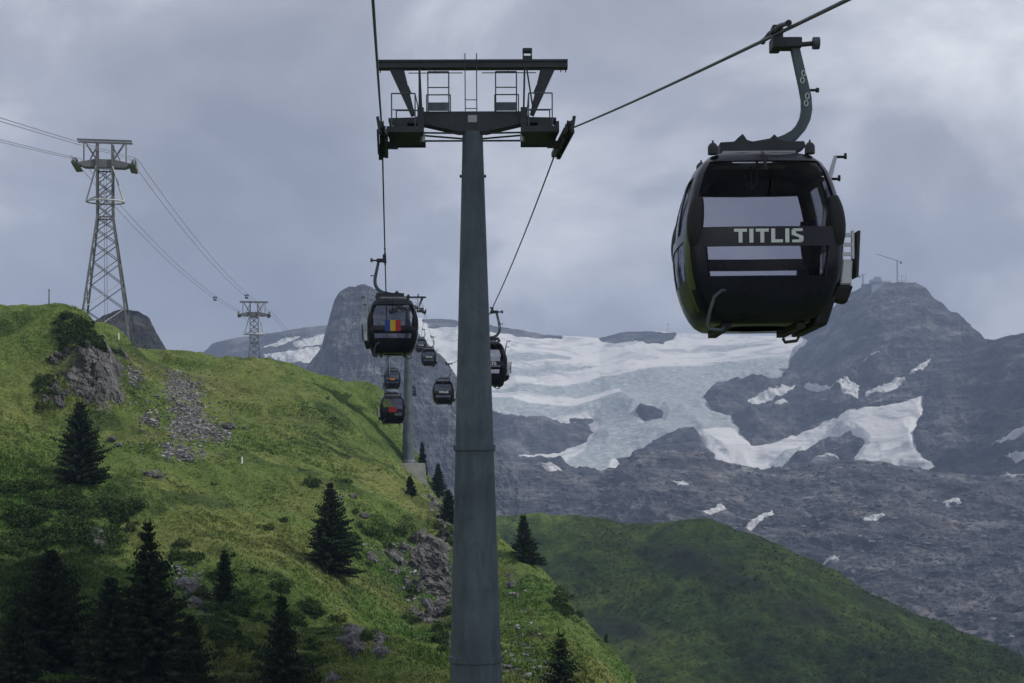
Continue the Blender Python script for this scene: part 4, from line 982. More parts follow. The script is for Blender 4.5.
# ================================================================== AERIAL TRAMWAY: lattice towers, cables
def make_lattice():
    root = empty('lattice_tower', (0, 0, 0))
    zt, zw = 30.0, 20.6
    half = lambda z: 1.25 if z > zw else 1.25+(zw-z)/zw*2.75
    corner = lambda sx, sy, z: Vector((sx*half(z), sy*half(z), z))
    for sx in (-1, 1):
        for sy in (-1, 1):
            m = MB(); m.beam(corner(sx, sy, -3), corner(sx, sy, zw), 0.34, 0.34, 0.28, 0.28); m.beam(corner(sx, sy, zw), corner(sx, sy, zt+3), 0.26); m.build('leg', M['lattice'], root)
    lv = [0, 5.2, 9.6, 13.4, 16.4, 18.7, 20.6, 22.6, 24.6, 26.6, 28.6]
    for a, b in zip(lv, lv[1:]):
        for f in range(4):
            c_ = [((-1, -1), (1, -1)), ((1, -1), (1, 1)), ((1, 1), (-1, 1)), ((-1, 1), (-1, -1))][f]
            (p, q) = c_
            for u, v in (((p, a), (q, b)), ((q, a), (p, b))):
                m = MB(); m.beam(corner(*u[0], u[1]), corner(*v[0], v[1]), 0.13); m.build('brace', M['lattice_pale'] if (f == 0 and a < 6 and u[0] == (-1, -1)) else M['lattice'], root)
            if a in (20.6, 0): continue
    for z in (20.6, 28.6):
        for p, q in (((-1, -1), (1, -1)), ((1, -1), (1, 1)), ((1, 1), (-1, 1)), ((-1, 1), (-1, -1))):
            m = MB(); m.beam(corner(*p, z), corner(*q, z), 0.22); m.build('girt', M['lattice'], root)
    # ladder up the middle
    m = MB()
    for x in (-0.2, 0.2): m.tube([(x, 0, 0), (x, 0, 29)], 0.04, 5)
    m.build('ladder', M['lattice'], root)
    # head: platform girder, saddles, top frame
    m = MB(); m.prism([(-3.2, 28.9), (3.2, 28.9), (4.7, 29.5), (1.6, 30.2), (-1.6, 30.2), (-4.7, 29.5)], -1.0, 1.0); m.build('head_girder', M['lattice'], root)
    for sx in (-1, 1):
        m = MB(); m.box((sx*4.5-0.55, -3.6, 28.9), (sx*4.5+0.55, 3.6, 29.05)); m.build('platform', M['lattice'], root)
        m = MB()
        ang = np.linspace(-3.6, 3.6, 9)
        m.tube([(sx*4.7, y, 30.2-0.09*y*y) for y in ang], 0.30, 6); m.build('saddle', M['lattice'], root)
        m = MB()
        for y in (-3.5, 0, 3.5): m.tube([(sx*5.05, y, 29), (sx*5.05, y, 30.2)], 0.05, 5)
        m.tube([(sx*5.05, -3.5, 30.2), (sx*5.05, 3.5, 30.2)], 0.05, 5); m.build('rail', M['lattice_pale'], root)
        m = MB(); m.beam((sx*1.3, 0, 30.2), (sx*3.2, 0, 33.2), 0.26); m.build('head_strut', M['lattice'], root)
        m = MB(); m.beam((sx*3.4, 0, 30), (sx*3.4, 0, 33.2), 0.2); m.build('head_strut', M['lattice'], root)
        m = MB(); m.beam((sx*0.9, 0, 33.2), (sx*2.4, 0, 30.3), 0.2); m.build('head_strut', M['lattice'], root)
        m = MB(); m.beam((sx*1.1, 0, 30.4), (sx*1.1, 0, 33.2), 0.24); m.build('head_strut', M['lattice'], root)
    for y in (-0.9, 0.9):
        m = MB(); m.box((-4.4, y-0.12, 33.2), (4.4, y+0.12, 33.5)); m.build('top_beam', M['lattice'], root)
    # pale service ring half way up the shaft
    m = MB(); m.tube([(3.1*math.cos(q), 2.2*math.sin(q), 23.3) for q in np.linspace(0, 2*math.pi, 19)], 0.15, 6, False); m.build('service_ring', M['lattice_pale'], root)
    for a, b in (((-1.3, -1.3, 29), (-3.0, -0.4, 23.4)), ((1.3, -1.3, 29), (3.0, -0.4, 23.4)), ((-3.0, -0.6, 23.3), (1.2, -1.6, 25.0))):
        m = MB(); m.tube([a, b], 0.14, 5); m.build('ring_hanger', M['lattice_pale'], root)
    return root
TA, TB = P(107, 338, 237), P(255, 403, 444)
TA.z -= 0.2; TB.z = P(255, 300, 444).z-33.5
tdir = math.atan2(-(TB.x-TA.x), TB.y-TA.y)
lat = make_lattice(); lat.location = TA; lat.rotation_euler.z = tdir+0.12
tag(lat, 'tall steel lattice cable-car tower on the grassy hilltop at left', 'tower', 'lattice cable-car towers')
lat2 = copy_tree(lat); lat2.location = TB
tag(lat2, 'distant lattice cable-car tower rising behind the grassy crest', 'tower', 'lattice cable-car towers')
line = (TB-TA); line.z = 0; line.normalize(); perp = Vector((line.y, -line.x, 0))
clabels = {(-1, -1): 'outer track cable on the left side of the lattice towers', (-1, 1): 'inner track cable on the left side of the lattice towers', (1, -1): 'inner track cable on the right side of the lattice towers', (1, 1): 'outer track cable on the right side of the lattice towers'}
def tram_point(side, k, Y):
    off = side*4.7 + k*0.62
    base = TA + perp*off + line*((Y-TA.y)/line.y)
    za, zb = TA.z+30.5, TB.z+30.5
    if Y < TA.y: z = za - (TA.y-Y)*0.165 + ((TA.y-Y)/237.0)**2*4
    elif Y < TB.y:
        u = (Y-TA.y)/(TB.y-TA.y); z = za+(zb-za)*u-4*3.2*u*(1-u)
    else: z = zb+(Y-TB.y)*0.01-((Y-TB.y)/400)*8
    return Vector((base.x, Y, z))
for side in (-1, 1):
    for k in (-1, 1):
        m = MB(); m.tube([tram_point(side, k, Y) for Y in list(np.arange(20, 237, 12))+list(np.arange(237, 460, 9))+list(np.arange(460, 1000, 40))], 0.045, 6)
        tag(m.build('track_cable', M['rope_bright'], smooth=True), clabels[(side, k)], 'cable', 'track cables of the cable car')
for side, lab in ((-1, 'small dark rope carrier on the lower cable pair near the distant tower'), (1, 'small dark rope carrier on the upper cable pair near the distant tower')):
    q = tram_point(side, 0, 388 if side == 1 else 393)
    r_ = empty('rope_carrier', q)
    m = MB(); m.box((-0.5, -0.4, -0.12), (0.5, 0.4, 0.12)); m.build('frame', M['steel_dark'], r_)
    for sx in (-1, 1):
        m = MB(); m.tube([(sx*0.45, 0, -0.1), (sx*0.2, 0, -0.8)], 0.1, 6); m.build('hanger', M['steel_dark'], r_)
    m = MB(); m.box((-0.4, -0.3, -0.95), (0.4, 0.3, -0.6)); m.build('wheel_box', M['steel_dark'], r_)
    tag(r_, lab, 'carrier', 'rope carriers')

# ================================================================== SUMMIT STATION AND MASTS
def summit(px, py, d): return P(px, py, d)
c0 = P(879, 289, 2690); st = empty('summit_station', c0)
def bpart(name, lo, hi, mat): m = MB(); m.box(lo, hi); return m.build(name, mat, st)
bpart('main_block', (-14, -8, -14), (6, 10, 13), M['building']); bpart('upper_block', (-6, -7, 12.9), (4, 9, 18), M['building'])
bpart('side_wing', (6.2, -6, -14), (24, 10, 10), M['building']); bpart('terrace', (-30, -6, -14), (-14.2, 8, 5), M['building_dark'])
for k in range(5):
    m = MB(); m.box((-13+k*3.8, -8.25, 3), (-10.4+k*3.8, -8.02, 9)); m.build('window', M['building_dark'], st)
for k in range(3):
    m = MB(); m.box((8+k*5, -6.25, -2), (11.5+k*5, -6.02, 7)); m.build('window', M['building_dark'], st)
tag(st, 'blocky summit station with pale walls on top of the right peak', 'building')
def crane(px, py, h, jib, rot, label):
    r_ = empty('tower_crane', P(px, py, 2690), rot)
    m = MB()
    for sx in (-1, 1):
        for sy in (-1, 1): m.beam((sx*0.8, sy*0.8, -12), (sx*0.8, sy*0.8, h), 0.5)
    m.build('mast', M['lattice'], r_)
    m = MB(); m.beam((9, 0, h-2), (-jib, 0, h+jib*0.36), 1.0); m.build('jib', M['lattice'], r_)
    m = MB(); m.box((5, -1.2, h-4.5), (9, 1.2, h-1)); m.build('counterweight', M['building_dark'], r_)
    m = MB(); m.beam((0, 0, h), (0, 0, h+4), 0.8); m.build('tower_head', M['lattice'], r_)
    return tag(r_, label, 'crane')
crane(898.5, 288, 46, 40, 0.0, 'tall tower crane beside the summit station, jib rising to the left')
crane(864, 289, 22, 7, math.pi, 'short crane at the left end of the summit station')
def mast(name, p, h, label, arm=True, w=0.9, mat='lattice'):
    r_ = empty(name, p)
    m = MB(); m.beam((0, 0, -h*0.3), (0, 0, h), w, w, w*0.6, w*0.6); m.build('pole', M[mat], r_)
    if arm: m = MB(); m.beam((-h*0.16, 0, h*0.92), (h*0.16, 0, h*0.92), w*0.9); m.build('crossarm', M[mat], r_)
    return tag(r_, label, 'mast')
mast('ski_lift_mast', P(669, 335, 3030), 22, 'thin lift mast on the glacier skyline left of the nearest gondola')
r_ = empty('antenna_frame', P(905, 286, 2690))
for x in (-4, 4):
    m = MB(); m.beam((x, 0, -8), (x, 0, 16), 0.7); m.build('post', M['lattice'], r_)
for z in (6, 14):
    m = MB(); m.beam((-4, 0, z), (4, 0, z), 0.5); m.build('rail', M['lattice'], r_)
tag(r_, 'small frame of posts on the summit right of the tall crane', 'antenna')

# ================================================================== ROCK OUTCROPS, SCREE, BOULDERS
def rock_mesh(size, seed, n=70, boxy=0.55):
    m_ = int(n*1.6)
    th = np.linspace(0.001, math.pi-0.001, n); ph = np.linspace(0, 2*math.pi, m_)
    T, H_ = np.meshgrid(th, ph, indexing='ij')
    d = np.stack([np.sin(T)*np.cos(H_), np.sin(T)*np.sin(H_), np.cos(T)], -1)
    d = np.sign(d)*np.abs(d)**boxy
    V = d*np.array(size)
    x, y, z = V[..., 0]+seed*13.1, V[..., 1]+seed*7.7, V[..., 2]
    r = 1+0.30*np.floor(fbm(x/0.6, y/0.6, z/0.5, 2, seed+5)*4)/4+0.25*fbm(x/0.9, y/0.9, z/0.9, 3, seed+9)
    return V*r[..., None], grid_faces(n, m_)[:, ::-1]
def outcrop(poly, seed, label, proud=0.9, relief=1.0, step=0.75, gaps=0.25, over=0.0, soft=1.1):
    """bare rock showing through the turf: a thick blocky skin over the slope inside an outline"""
    xs_ = [p[0] for p in poly]; ys_ = [p[1] for p in poly]
    px, py = np.meshgrid(np.arange(min(xs_)-6, max(xs_)+6, step), np.arange(min(ys_)-6, max(ys_)+6, step))
    d, ok = hit_d(px, py); d = np.where(ok, d, 200.0)
    x = (px-512)*d/F; y = d; z = hq(x, y)
    jx, jy = 9*fbm(px/9, py/9, seed, 4, 5, 0.6), 9*fbm(px/9, py/9, seed+3, 4, 6, 0.6)
    sd = poly_sd(px+jx, py+jy, poly)*d/F                     # metres
    wx = x+0.5*fbm(x/2, y/2, z/2, 2, seed+20)
    blocks = np.floor(fbm(wx/2.0, y/2.4, z/4.2, 2, seed)*6)/6
    ledges = np.floor((z+0.35*x+0.8*fbm(x/4, y/4, 0, 2, seed+2))/0.9)*0.9-(z+0.35*x)
    fr = fbm(wx/1.5, y/1.5, z/4.5, 4, seed+7, 0.62, True)
    th = -0.4+np.clip(sd*soft, -1.2, 1.0)*(0.5+proud) + relief*(0.9*blocks+0.10*ledges+0.30*fr) - gaps*sstep(0.1, 0.5, fbm(x/3, y/3, z/3, 3, seed+11))*2.2
    th = th + over*(1-2*(py-min(ys_))/(max(ys_)-min(ys_)))
    th = np.where(sd < -0.05, np.minimum(th, -0.2), th)
    V = np.stack([x, y, z], -1)+th[..., None]*np.array([0.12, -0.86, 0.40])
    okk = ok & (sd > -0.7); keep = okk[:-1, :-1] & okk[1:, :-1] & okk[:-1, 1:] & okk[1:, 1:]
    # one connected piece, no skin across jumps in depth
    keep &= (np.abs(d[1:, 1:]-d[:-1, :-1]) < 4) & (np.abs(d[:-1, 1:]-d[1:, :-1]) < 4)
    lab = np.zeros(keep.shape, int); best = (0, 0); cur = 0
    for a0, b0 in zip(*np.nonzero(keep)):
        if lab[a0, b0]: continue
        cur += 1; st_ = [(a0, b0)]; lab[a0, b0] = cur; cnt = 0
        while st_:
            a, b = st_.pop(); cnt += 1
            for a2, b2_ in ((a+1, b), (a-1, b), (a, b+1), (a, b-1)):
                if 0 <= a2 < keep.shape[0] and 0 <= b2_ < keep.shape[1] and keep[a2, b2_] and not lab[a2, b2_]: lab[a2, b2_] = cur; st_.append((a2, b2_))
        if cnt > best[0]: best = (cnt, cur)
    keep = lab == best[1]
    V2, f, _ = compact(V.reshape(-1, 3), grid_faces(*px.shape, keep=keep)[:, ::-1], {})
    o = fast_mesh('rock_outcrop', V2, f, M['rock'], smooth=False)
    return tag(o, label, 'rock', 'limestone outcrops on the hillside')
outcrop([(36, 392), (46, 366), (56, 352), (84, 347), (104, 343), (118, 346), (128, 356), (130, 384), (123, 404), (100, 407), (70, 408), (54, 418), (40, 416)], 3, 'massive grey cliff under the grassy bluff at left', 0.7, 1.9, gaps=0.10, over=0.9, soft=0.45)
outcrop([(400, 550), (422, 526), (440, 526), (453, 545), (455, 600), (446, 628), (430, 642), (412, 630), (416, 596)], 7, 'tall broken cliff left of the big pylon pole', 0.9, 1.7, gaps=0.30, over=0.6, soft=0.6)
outcrop([(358, 546), (392, 545), (408, 556), (418, 590), (408, 596), (392, 572), (372, 562)], 9, 'pale ledges slanting down above the broken cliff', 0.6, 1.0, gaps=0.45)
outcrop([(420, 484), (432, 486), (448, 512), (455, 545), (442, 548), (432, 520)], 10, 'rock rib running down the crest below the concrete block', 0.7, 1.0, gaps=0.3)
outcrop([(336, 622), (352, 616), (366, 624), (364, 652), (350, 660), (338, 650)], 11, 'dark rock step low on the slope left of the broken cliff', 0.8, 1.0)
outcrop([(366, 628), (384, 630), (392, 650), (382, 662), (368, 658)], 12, 'grey rock step between the low dark rock and the pole', 0.8, 1.0)
outcrop([(66, 522), (78, 520), (82, 560), (72, 578), (66, 560)], 13, 'upright pale rock slab among shrubs at lower left', 0.8, 0.8)
outcrop([(84, 520), (98, 524), (112, 530), (110, 552), (98, 552), (86, 544)], 14, 'short rock wall right of the upright pale slab at lower left', 0.8, 0.9, gaps=0.4)
outcrop([(164, 556), (180, 562), (196, 578), (212, 600), (204, 610), (184, 606), (172, 584)], 15, 'pale rubble outcrop right of the largest spruce', 0.5, 0.9, gaps=0.5)
outcrop([(214, 622), (234, 624), (234, 642), (218, 642)], 17, 'small rock face below the young spruce at lower left', 0.6, 0.8)
outcrop([(322, 660), (340, 662), (340, 683), (324, 683)], 18, 'rock at the bottom edge left of the pole', 0.6, 0.8)
outcrop([(500, 566), (514, 572), (522, 596), (512, 600), (502, 586)], 19, 'pale ledge on the slope just right of the pole', 0.5, 0.8, gaps=0.4)
outcrop([(510, 616), (520, 618), (528, 640), (538, 628), (540, 648), (520, 652)], 20, 'light rocks right of the pole near the bottom', 0.5, 0.8, gaps=0.4)
outcrop([(556, 596), (572, 604), (590, 622), (580, 628), (562, 620)], 22, 'mossy rock knob on the crest right of the pole', 0.5, 0.9, gaps=0.4)
outcrop([(205, 165+280), (240, 450), (238, 456), (210, 453)], 24, 'low stony ledge under the scree run', 0.1, 0.5, gaps=0.6)
outcrop([(296, 664), (318, 656), (326, 672), (306, 680)], 31, 'low grey ledge right of the pointed spruce at the bottom', 0.5, 0.8, gaps=0.3)
outcrop([(196, 606), (214, 610), (222, 622), (204, 626)], 32, 'dark little rock step under the pale rubble outcrop', 0.6, 0.9, gaps=0.2)
outcrop([(340, 478), (362, 482), (372, 492), (350, 490)], 33, 'thin pale ledge in the grass above the shaded spruce', 0.3, 0.7, gaps=0.4)
outcrop([(548, 652), (566, 662), (574, 680), (556, 676)], 34, 'pale broken ledge behind the airy spruce right of the pole', 0.5, 0.8, gaps=0.3)
outcrop([(440, 625), (452, 630), (452, 660), (440, 652)], 25, 'broken rock at the left edge of the pole near the bottom', 0.5, 0.9, gaps=0.3)

# loose stones: the scree runs and scattered blocks
ico_v = []; ph_ = (1+5**0.5)/2
for a in (-1, 1):
    for b in (-ph_, ph_): ico_v += [(0, a, b), (a, b, 0), (b, 0, a)]
ico_v = np.array(ico_v)/math.hypot(1, ph_)
def hull_faces(v):
    fs = []
    n = len(v)
    for i in range(n):
        for j in range(i+1, n):
            for k in range(j+1, n):
                nr = np.cross(v[j]-v[i], v[k]-v[i]); s = (v-v[i])@nr
                if np.all(s < 1e-6): fs.append((i, j, k))
                elif np.all(s > -1e-6): fs.append((i, k, j))
    return np.array(fs)
ico_f = hull_faces(ico_v)
rng = np.random.default_rng(4)
scree_polys = [([(172, 368), (200, 376), (205, 405), (218, 425), (232, 425), (232, 438), (200, 440), (172, 438), (165, 400), (162, 385)], 4200), ([(168, 438), (205, 448), (210, 458), (180, 460), (160, 455)], 600),
               ([(126, 362), (142, 360), (144, 378), (128, 386)], 330), ([(138, 410), (158, 412), (160, 425), (140, 422)], 220), ([(140, 470), (165, 468), (170, 478), (145, 480)], 60),
               ([(360, 540), (405, 545), (425, 570), (420, 640), (405, 600), (380, 560)], 900), ([(418, 478), (432, 485), (448, 520), (440, 520), (425, 495)], 240), ([(170, 555), (200, 570), (215, 605), (180, 610)], 320),
               ([(500, 560), (530, 580), (545, 650), (520, 660), (505, 600)], 90), ([(310, 480), (345, 485), (350, 505), (320, 500)], 40), ([(215, 560), (240, 590), (235, 640), (215, 640)], 60), ([(495, 640), (560, 660), (575, 683), (500, 683)], 140)]
scree_polys.append(([(150, 358), (215, 368), (245, 438), (218, 466), (140, 462), (130, 400)], 700))
SV, SF, ST = [], [], []
off = 0
def spread(n, poly, xr=None):
    """sample points on the hillside whose picture lies inside a polygon"""
    xs_ = [p[0] for p in poly]; ys_ = [p[1] for p in poly]
    px = rng.uniform(min(xs_), max(xs_), n*3); py = rng.uniform(min(ys_), max(ys_), n*3)
    sd_ = poly_sd(px+6*fbm(px/9, py/9, 0, 3, 3), py+5*fbm(px/9, py/9, 7, 3, 3), poly)
    ok = sd_ > rng.normal(1.5, 3.0, px.size)-6*np.maximum(0, fbm(px/7, py/6, 3, 3, 8)-0.05)*-3
    px, py = px[ok][:n], py[ok][:n]
    return px, py
def hit(px, py):
    """vectorised meeting of pixel rays with the hillside"""
    d, ok = hit_d(px, py)
    return ((px-512)*d/F)[ok], d[ok]
for poly, n in scree_polys:
    px, py = spread(n, poly)
    x, y = hit(px, py); z = hq(x, y)
    for i in range(len(x)):
        s = 0.06+0.24*rng.random()**3.0
        q = ico_v*(1+0.25*rng.standard_normal((12, 1)))*np.array([1.2, 0.9, 0.65])*s*rng.uniform(0.7, 1.3, 3)
        a = rng.uniform(0, 6.28); q = q@np.array([[math.cos(a), math.sin(a), 0], [-math.sin(a), math.cos(a), 0], [0, 0, 1]])
        SV.append(q+np.array([x[i], y[i], z[i]+s*0.05])); SF.append(ico_f+off); off += 12; ST.append(np.full(12, np.clip(rng.normal(0.45, 0.25), 0, 1)))
scree = fast_mesh('scree', np.concatenate(SV), np.concatenate(SF), M['scree'], {'tone': np.concatenate(ST)}, smooth=False)
tag(scree, 'loose grey scree stones scattered in runs down the grassy slope', 'stones', kind='stuff')

q, rg = mesh_points(moraine, 15000, 900*330, 57)
sz = (0.5+2.6*rg.random(len(q))**4)*(q[:, 1]/1300)
blk = ico_v[None]*(1+0.28*rg.standard_normal((len(q), 12, 1)))*rg.uniform(0.6, 1.35, (len(q), 1, 3))*np.array([1.3, 1.0, 0.7])*sz[:, None, None]
V = blk+q[:, None, :]
fcs = (ico_f[None]+12*np.arange(len(q))[:, None, None]).reshape(-1, 3)
tag(fast_mesh('moraine_blocks', V.reshape(-1, 3), fcs, M['scree'], {'tone': np.repeat(np.clip(rg.normal(0.18, 0.22, len(q)), 0, 1), 12)}, smooth=False), 'countless grey blocks strewn over the moraine below the glacier', 'stones', kind='stuff')

def boulder(px, py, s, seed, label):
    V, f = rock_mesh((s*1.2, s, s*0.7), seed, 26, 0.8)
    o = fast_mesh('boulder', V.reshape(-1, 3), f, M['rock'], smooth=False); p = on_hill(px, py); o.location = p+Vector((0, 0, s*0.25)); o.rotation_euler.z = seed
    return tag(o, label, 'boulder', 'boulders in the grass')
boulder(229, 427, 0.75, 31, 'pale boulder at the right end of the scree run')
boulder(245, 428, 0.40, 32, 'small pale boulder in grass right of the scree run')
boulder(112, 440, 0.55, 33, 'flat boulder in grass right of the spruce under the cliff')
boulder(118, 445, 0.45, 34, 'smaller boulder touching the flat one right of the spruce')
boulder(150, 474, 0.60, 35, 'low pale boulder in grass below the scree runs')
boulder(160, 476, 0.40, 36, 'small boulder beside the low pale one below the scree')
boulder(328, 398, 0.30, 37, 'tiny white boulder on the upper meadow below the buttress')
boulder(352, 497, 0.50, 38, 'pale boulder in grass above the shaded spruce')
boulder(365, 518, 0.55, 39, 'boulder pair leader right of the shaded spruce top')
for px, py, lab in ((242, 462, 'short white marker post in the meadow right of the scree'), (119.5, 338, 'white marker post near the foot of the lattice tower')):
    p = on_hill(px, py, 226); r_ = empty('marker_post', p)
    m = MB(); m.tube([(0, 0, -0.3), (0, 0, 0.75)], [0.12, 0.10], 8); m.build('post', M['white_paint'], r_)
    m = MB(); m.lathe([(0.105, 0.75), (0.105, 0.79), (0.03, 0.85)], 8); m.build('cap', M['white_paint'], r_)
    tag(r_, lab, 'post')
p = on_hill(50, 303, 199); r_ = empty('wooden_pole', (p.x, p.y, hz(p.x, p.y)))
m = MB(); m.tube([(0, 0, -0.5), (0.03, 0, 2.2)], [0.10, 0.07], 8); m.build('pole', M['wood'], r_)
m = MB(); m.lathe([(0.10, 1.9), (0.10, 2.05)], 8); m.build('collar', M['wood'], r_)
tag(r_, 'short dark pole standing on the grassy skyline at far left', 'pole')

# ================================================================== SPRUCES
def spruce_meshes(seed, h, rad, sparse=1.0, skirt=0.04, fine=1.0):
    rs = np.random.default_rng(seed); V, T_ = [], []
    lean = rs.normal(0, 0.015, 2); pw = rs.uniform(0.66, 1.0); hang = rs.uniform(-0.36, -0.18)
    nwh = int(h*3.7*sparse)+8
    for w in range(nwh):
        t0 = skirt+(0.985-skirt)*(w+rs.uniform(-0.3, 0.3))/nwh
        z0 = t0*h
        nb = int(rs.integers(6, 10)*(0.75 if t0 > 0.8 else 1)) + 1
        for k in range(nb):
            az = 2*math.pi*(k+rs.uniform(-0.35, 0.35))/nb + w*1.3
            L = rad*(1-t0)**pw*rs.uniform(0.52, 1.18)*(1+0.14*math.sin(2*az+seed)+0.12*math.sin(az*1.0+w*0.55+seed*2))+0.10
            if rs.random() < 0.09: L *= 0.4
            if rs.random() < 0.03: L *= 1.3
            ca, sa = math.cos(az), math.sin(az)
            drop = hang+0.5*t0 + rs.normal(0, 0.06)
            nseg = max(3, int(L*3.2))
            for s_ in range(nseg+1):
                u = (s_+0.3)/(nseg+0.6)
                r = L*u; zz = z0+L*(drop*u+0.18*u*u)
                tw = (0.20+0.55*(1-u))*min(L, 2.2)*0.55+0.10
                for sd_ in (-1, 0, 1):
                    a2 = az+sd_*rs.uniform(0.5, 1.0)
                    ll = tw*rs.uniform(0.7, 1.2)*(0.8 if sd_ else 0.9)
                    dx, dy = math.cos(a2)*ll, math.sin(a2)*ll
                    bx, by, bz = ca*r+lean[0]*zz*2, sa*r+lean[1]*zz*2, zz+rs.normal(0, 0.03)
                    wd = (0.17*ll+0.045)*fine; nx, ny = -math.sin(a2)*wd, math.cos(a2)*wd
                    dz = -0.30*ll*rs.uniform(0.3, 1.5)
                    V.append([(bx-nx, by-ny, bz), (bx+nx, by+ny, bz-0.03), (bx+dx, by+dy, bz+dz)])
                    V.append([(bx, by, bz+wd*0.5), (bx+dx*0.4, by+dy*0.4, bz-wd*2.0-0.06), (bx+dx*0.92, by+dy*0.92, bz+dz)])
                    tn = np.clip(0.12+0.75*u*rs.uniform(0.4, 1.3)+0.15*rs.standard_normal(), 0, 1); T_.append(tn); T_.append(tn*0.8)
    for k in range(14):
        a = rs.uniform(0, 6.28); z = h*rs.uniform(0.93, 1.0); l = 0.12*h**0.5*(1.02-z/h)*3+0.05
        V.append([(-0.03, 0, z), (0.03, 0.02, z), (math.cos(a)*l, math.sin(a)*l, z+0.10)]); T_.append(0.5)
    V.append([(-0.05, 0, h*0.96), (0.05, 0, h*0.96), (0, 0, h*1.02)]); V.append([(0, -0.05, h*0.96), (0, 0.05, h*0.96), (0, 0, h*1.02)]); T_ += [0.5, 0.5]
    V = np.array(V); n = len(V)
    return V.reshape(-1, 3), np.arange(n*3).reshape(-1, 3), np.repeat(T_, 3)
def make_spruce(seed, h, rad, sparse=1.0, skirt=0.05, fine=1.0):
    V, f, tn = spruce_meshes(seed, h, rad, sparse, skirt, fine)
    root = empty('spruce_tree', (0, 0, 0))
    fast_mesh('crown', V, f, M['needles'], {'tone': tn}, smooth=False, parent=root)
    m = MB(); r0 = 0.016*h+0.04; m.tube([(0, 0, -0.6), (0, 0, 0.05*h), (0, 0, 0.4*h), (0, 0, 0.97*h)], [r0*1.25, r0, r0*0.62, 0.012], 8); m.build('trunk', M['bark'], root, smooth=True)
    return root
trees = [  # px, foot row, height in rows, width/height, seed, density, label
    (82, 481, 84, 0.60, 1, 1.0, 'dark spruce standing below the grey cliff on the left'),
    (331, 572, 94, 0.58, 2, 1.1, 'spruce with its shadow on the open slope, left of the pole'),
    (525, 562, 49, 0.62, 3, 1.0, 'dense dark spruce on the crest just right of the pole'),
    (150, 692, 178, 0.62, 4, 1.0, 'largest dark spruce at the bottom left'),
    (45, 670, 128, 0.80, 5, 1.0, 'broad black spruce at the lower left edge'),
    (110, 690, 120, 0.62, 6, 1.0, 'dark spruce between the broad black one and the largest one'),
    (280, 694, 104, 0.50, 7, 0.9, 'spruce with a bare pointed top near the bottom, left of centre'),
    (224, 602, 56, 0.42, 8, 0.8, 'young slim spruce on the slope right of the largest one'),
    (558, 702, 72, 0.66, 9, 0.5, 'thin airy spruce at the bottom edge right of the pole'),
    (606, 676, 44, 0.36, 10, 1.0, 'small slender spruce on the shaded slope right of the airy one'),
    (438, 496, 34, 0.5, 11, 1.0, 'small spruce behind the concrete block on the crest'),
    (449, 522, 34, 0.55, 12, 1.0, 'small spruce on the crest edge touching the pole'),
    (411, 494, 20, 0.5, 13, 1.0, 'little spruce in front of the concrete block'),
    (423, 462, 22, 0.45, 14, 1.0, 'little spruce right of the distant pylon foot'),
    (388, 440, 18, 0.9, 15, 1.0, 'dark bushy spruce left of the distant pylon pole'),
    (190, 694, 84, 0.60, 16, 1.0, 'lower dark spruce right of the largest one at the bottom'),
    (18, 690, 90, 0.7, 17, 1.0, 'dark spruce in the bottom left corner'),
]
depth_fix = {606: 190.0, 423: 232, 388: 236}
for px, fy, hp, wr, seed, dens, lab in trees:
    d = depth_fix.get(px)
    if d is None:
        p = on_hill(px, min(fy, 683), 170); 
        if fy > 683: p = on_hill(px, 683); p = p + Vector((0, -(fy-683)*0.45, 0)); p.x = (px-512)*p.y/F; p.z = hz(p.x, p.y)
        d = p.y
    x = (px-512)*d/F; z = hz(x, d)
    top = (HZ-(fy-hp))*d/F
    h = max(1.2, top-z)
    o = make_spruce(seed, h, hp*d/F*wr*0.5*1.22, dens*(1.15 if h < 9 else 0.95), fine=0.6 if dens < 0.7 else 1.0)
    o.location = (x, d, z-0.1); o.rotation_euler.z = seed*1.7
    tag(o, lab, 'tree', 'spruces on the hillside')

# ================================================================== GRASS AND SHRUBS
def tri_cloud(name, mat, V, tone, label, cat):
    n = len(V); return tag(fast_mesh(name, V.reshape(-1, 3), np.arange(n*3).reshape(-1, 3), mat, {'tone': np.repeat(tone, 3)}, smooth=False), label, cat, kind='stuff')
# tufts over what the picture shows of the hillside
NPX = 150000
px = rng.uniform(-30, 640, NPX); py = rng.uniform(296, 700, NPX)
x, y = hit(px, py)
sx_, sy_ = screen(x, y, hq(x, y))
bare = np.max([poly_sd(sx_, sy_, q) for q, n_ in scree_polys[:4]], 0)
keep = (bare < 1) | (rng.random(len(x)) < 0.12)
x, y, sx_, sy_ = x[keep], y[keep], sx_[keep], sy_[keep]
z = hq(x, y)
# taller, darker blades towards the lower left and in noise patches
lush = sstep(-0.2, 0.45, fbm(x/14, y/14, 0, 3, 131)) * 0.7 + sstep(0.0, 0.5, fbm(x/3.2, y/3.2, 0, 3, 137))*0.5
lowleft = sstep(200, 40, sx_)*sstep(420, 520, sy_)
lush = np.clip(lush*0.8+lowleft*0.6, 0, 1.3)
nb = 5
ang = rng.uniform(0, 2*math.pi, (len(x), nb)); hh = (0.09+0.20*rng.random((len(x), nb)))*(0.55+0.95*lush[:, None])
rr = 0.30*rng.random((len(x), nb)); wd = 0.035+0.04*rng.random((len(x), nb))
bx = x[:, None]+rr*np.cos(ang*3.1); by = y[:, None]+rr*np.sin(ang*3.1); bz = (z-0.04)[:, None]+np.zeros_like(bx)
nx, ny = -np.sin(ang)*wd, np.cos(ang)*wd
lean = 0.6*hh
V = np.stack([np.stack([bx-nx, by-ny, bz], -1), np.stack([bx+nx, by+ny, bz], -1), np.stack([bx+np.cos(ang)*lean, by+np.sin(ang)*lean, bz+hh], -1)], -2)
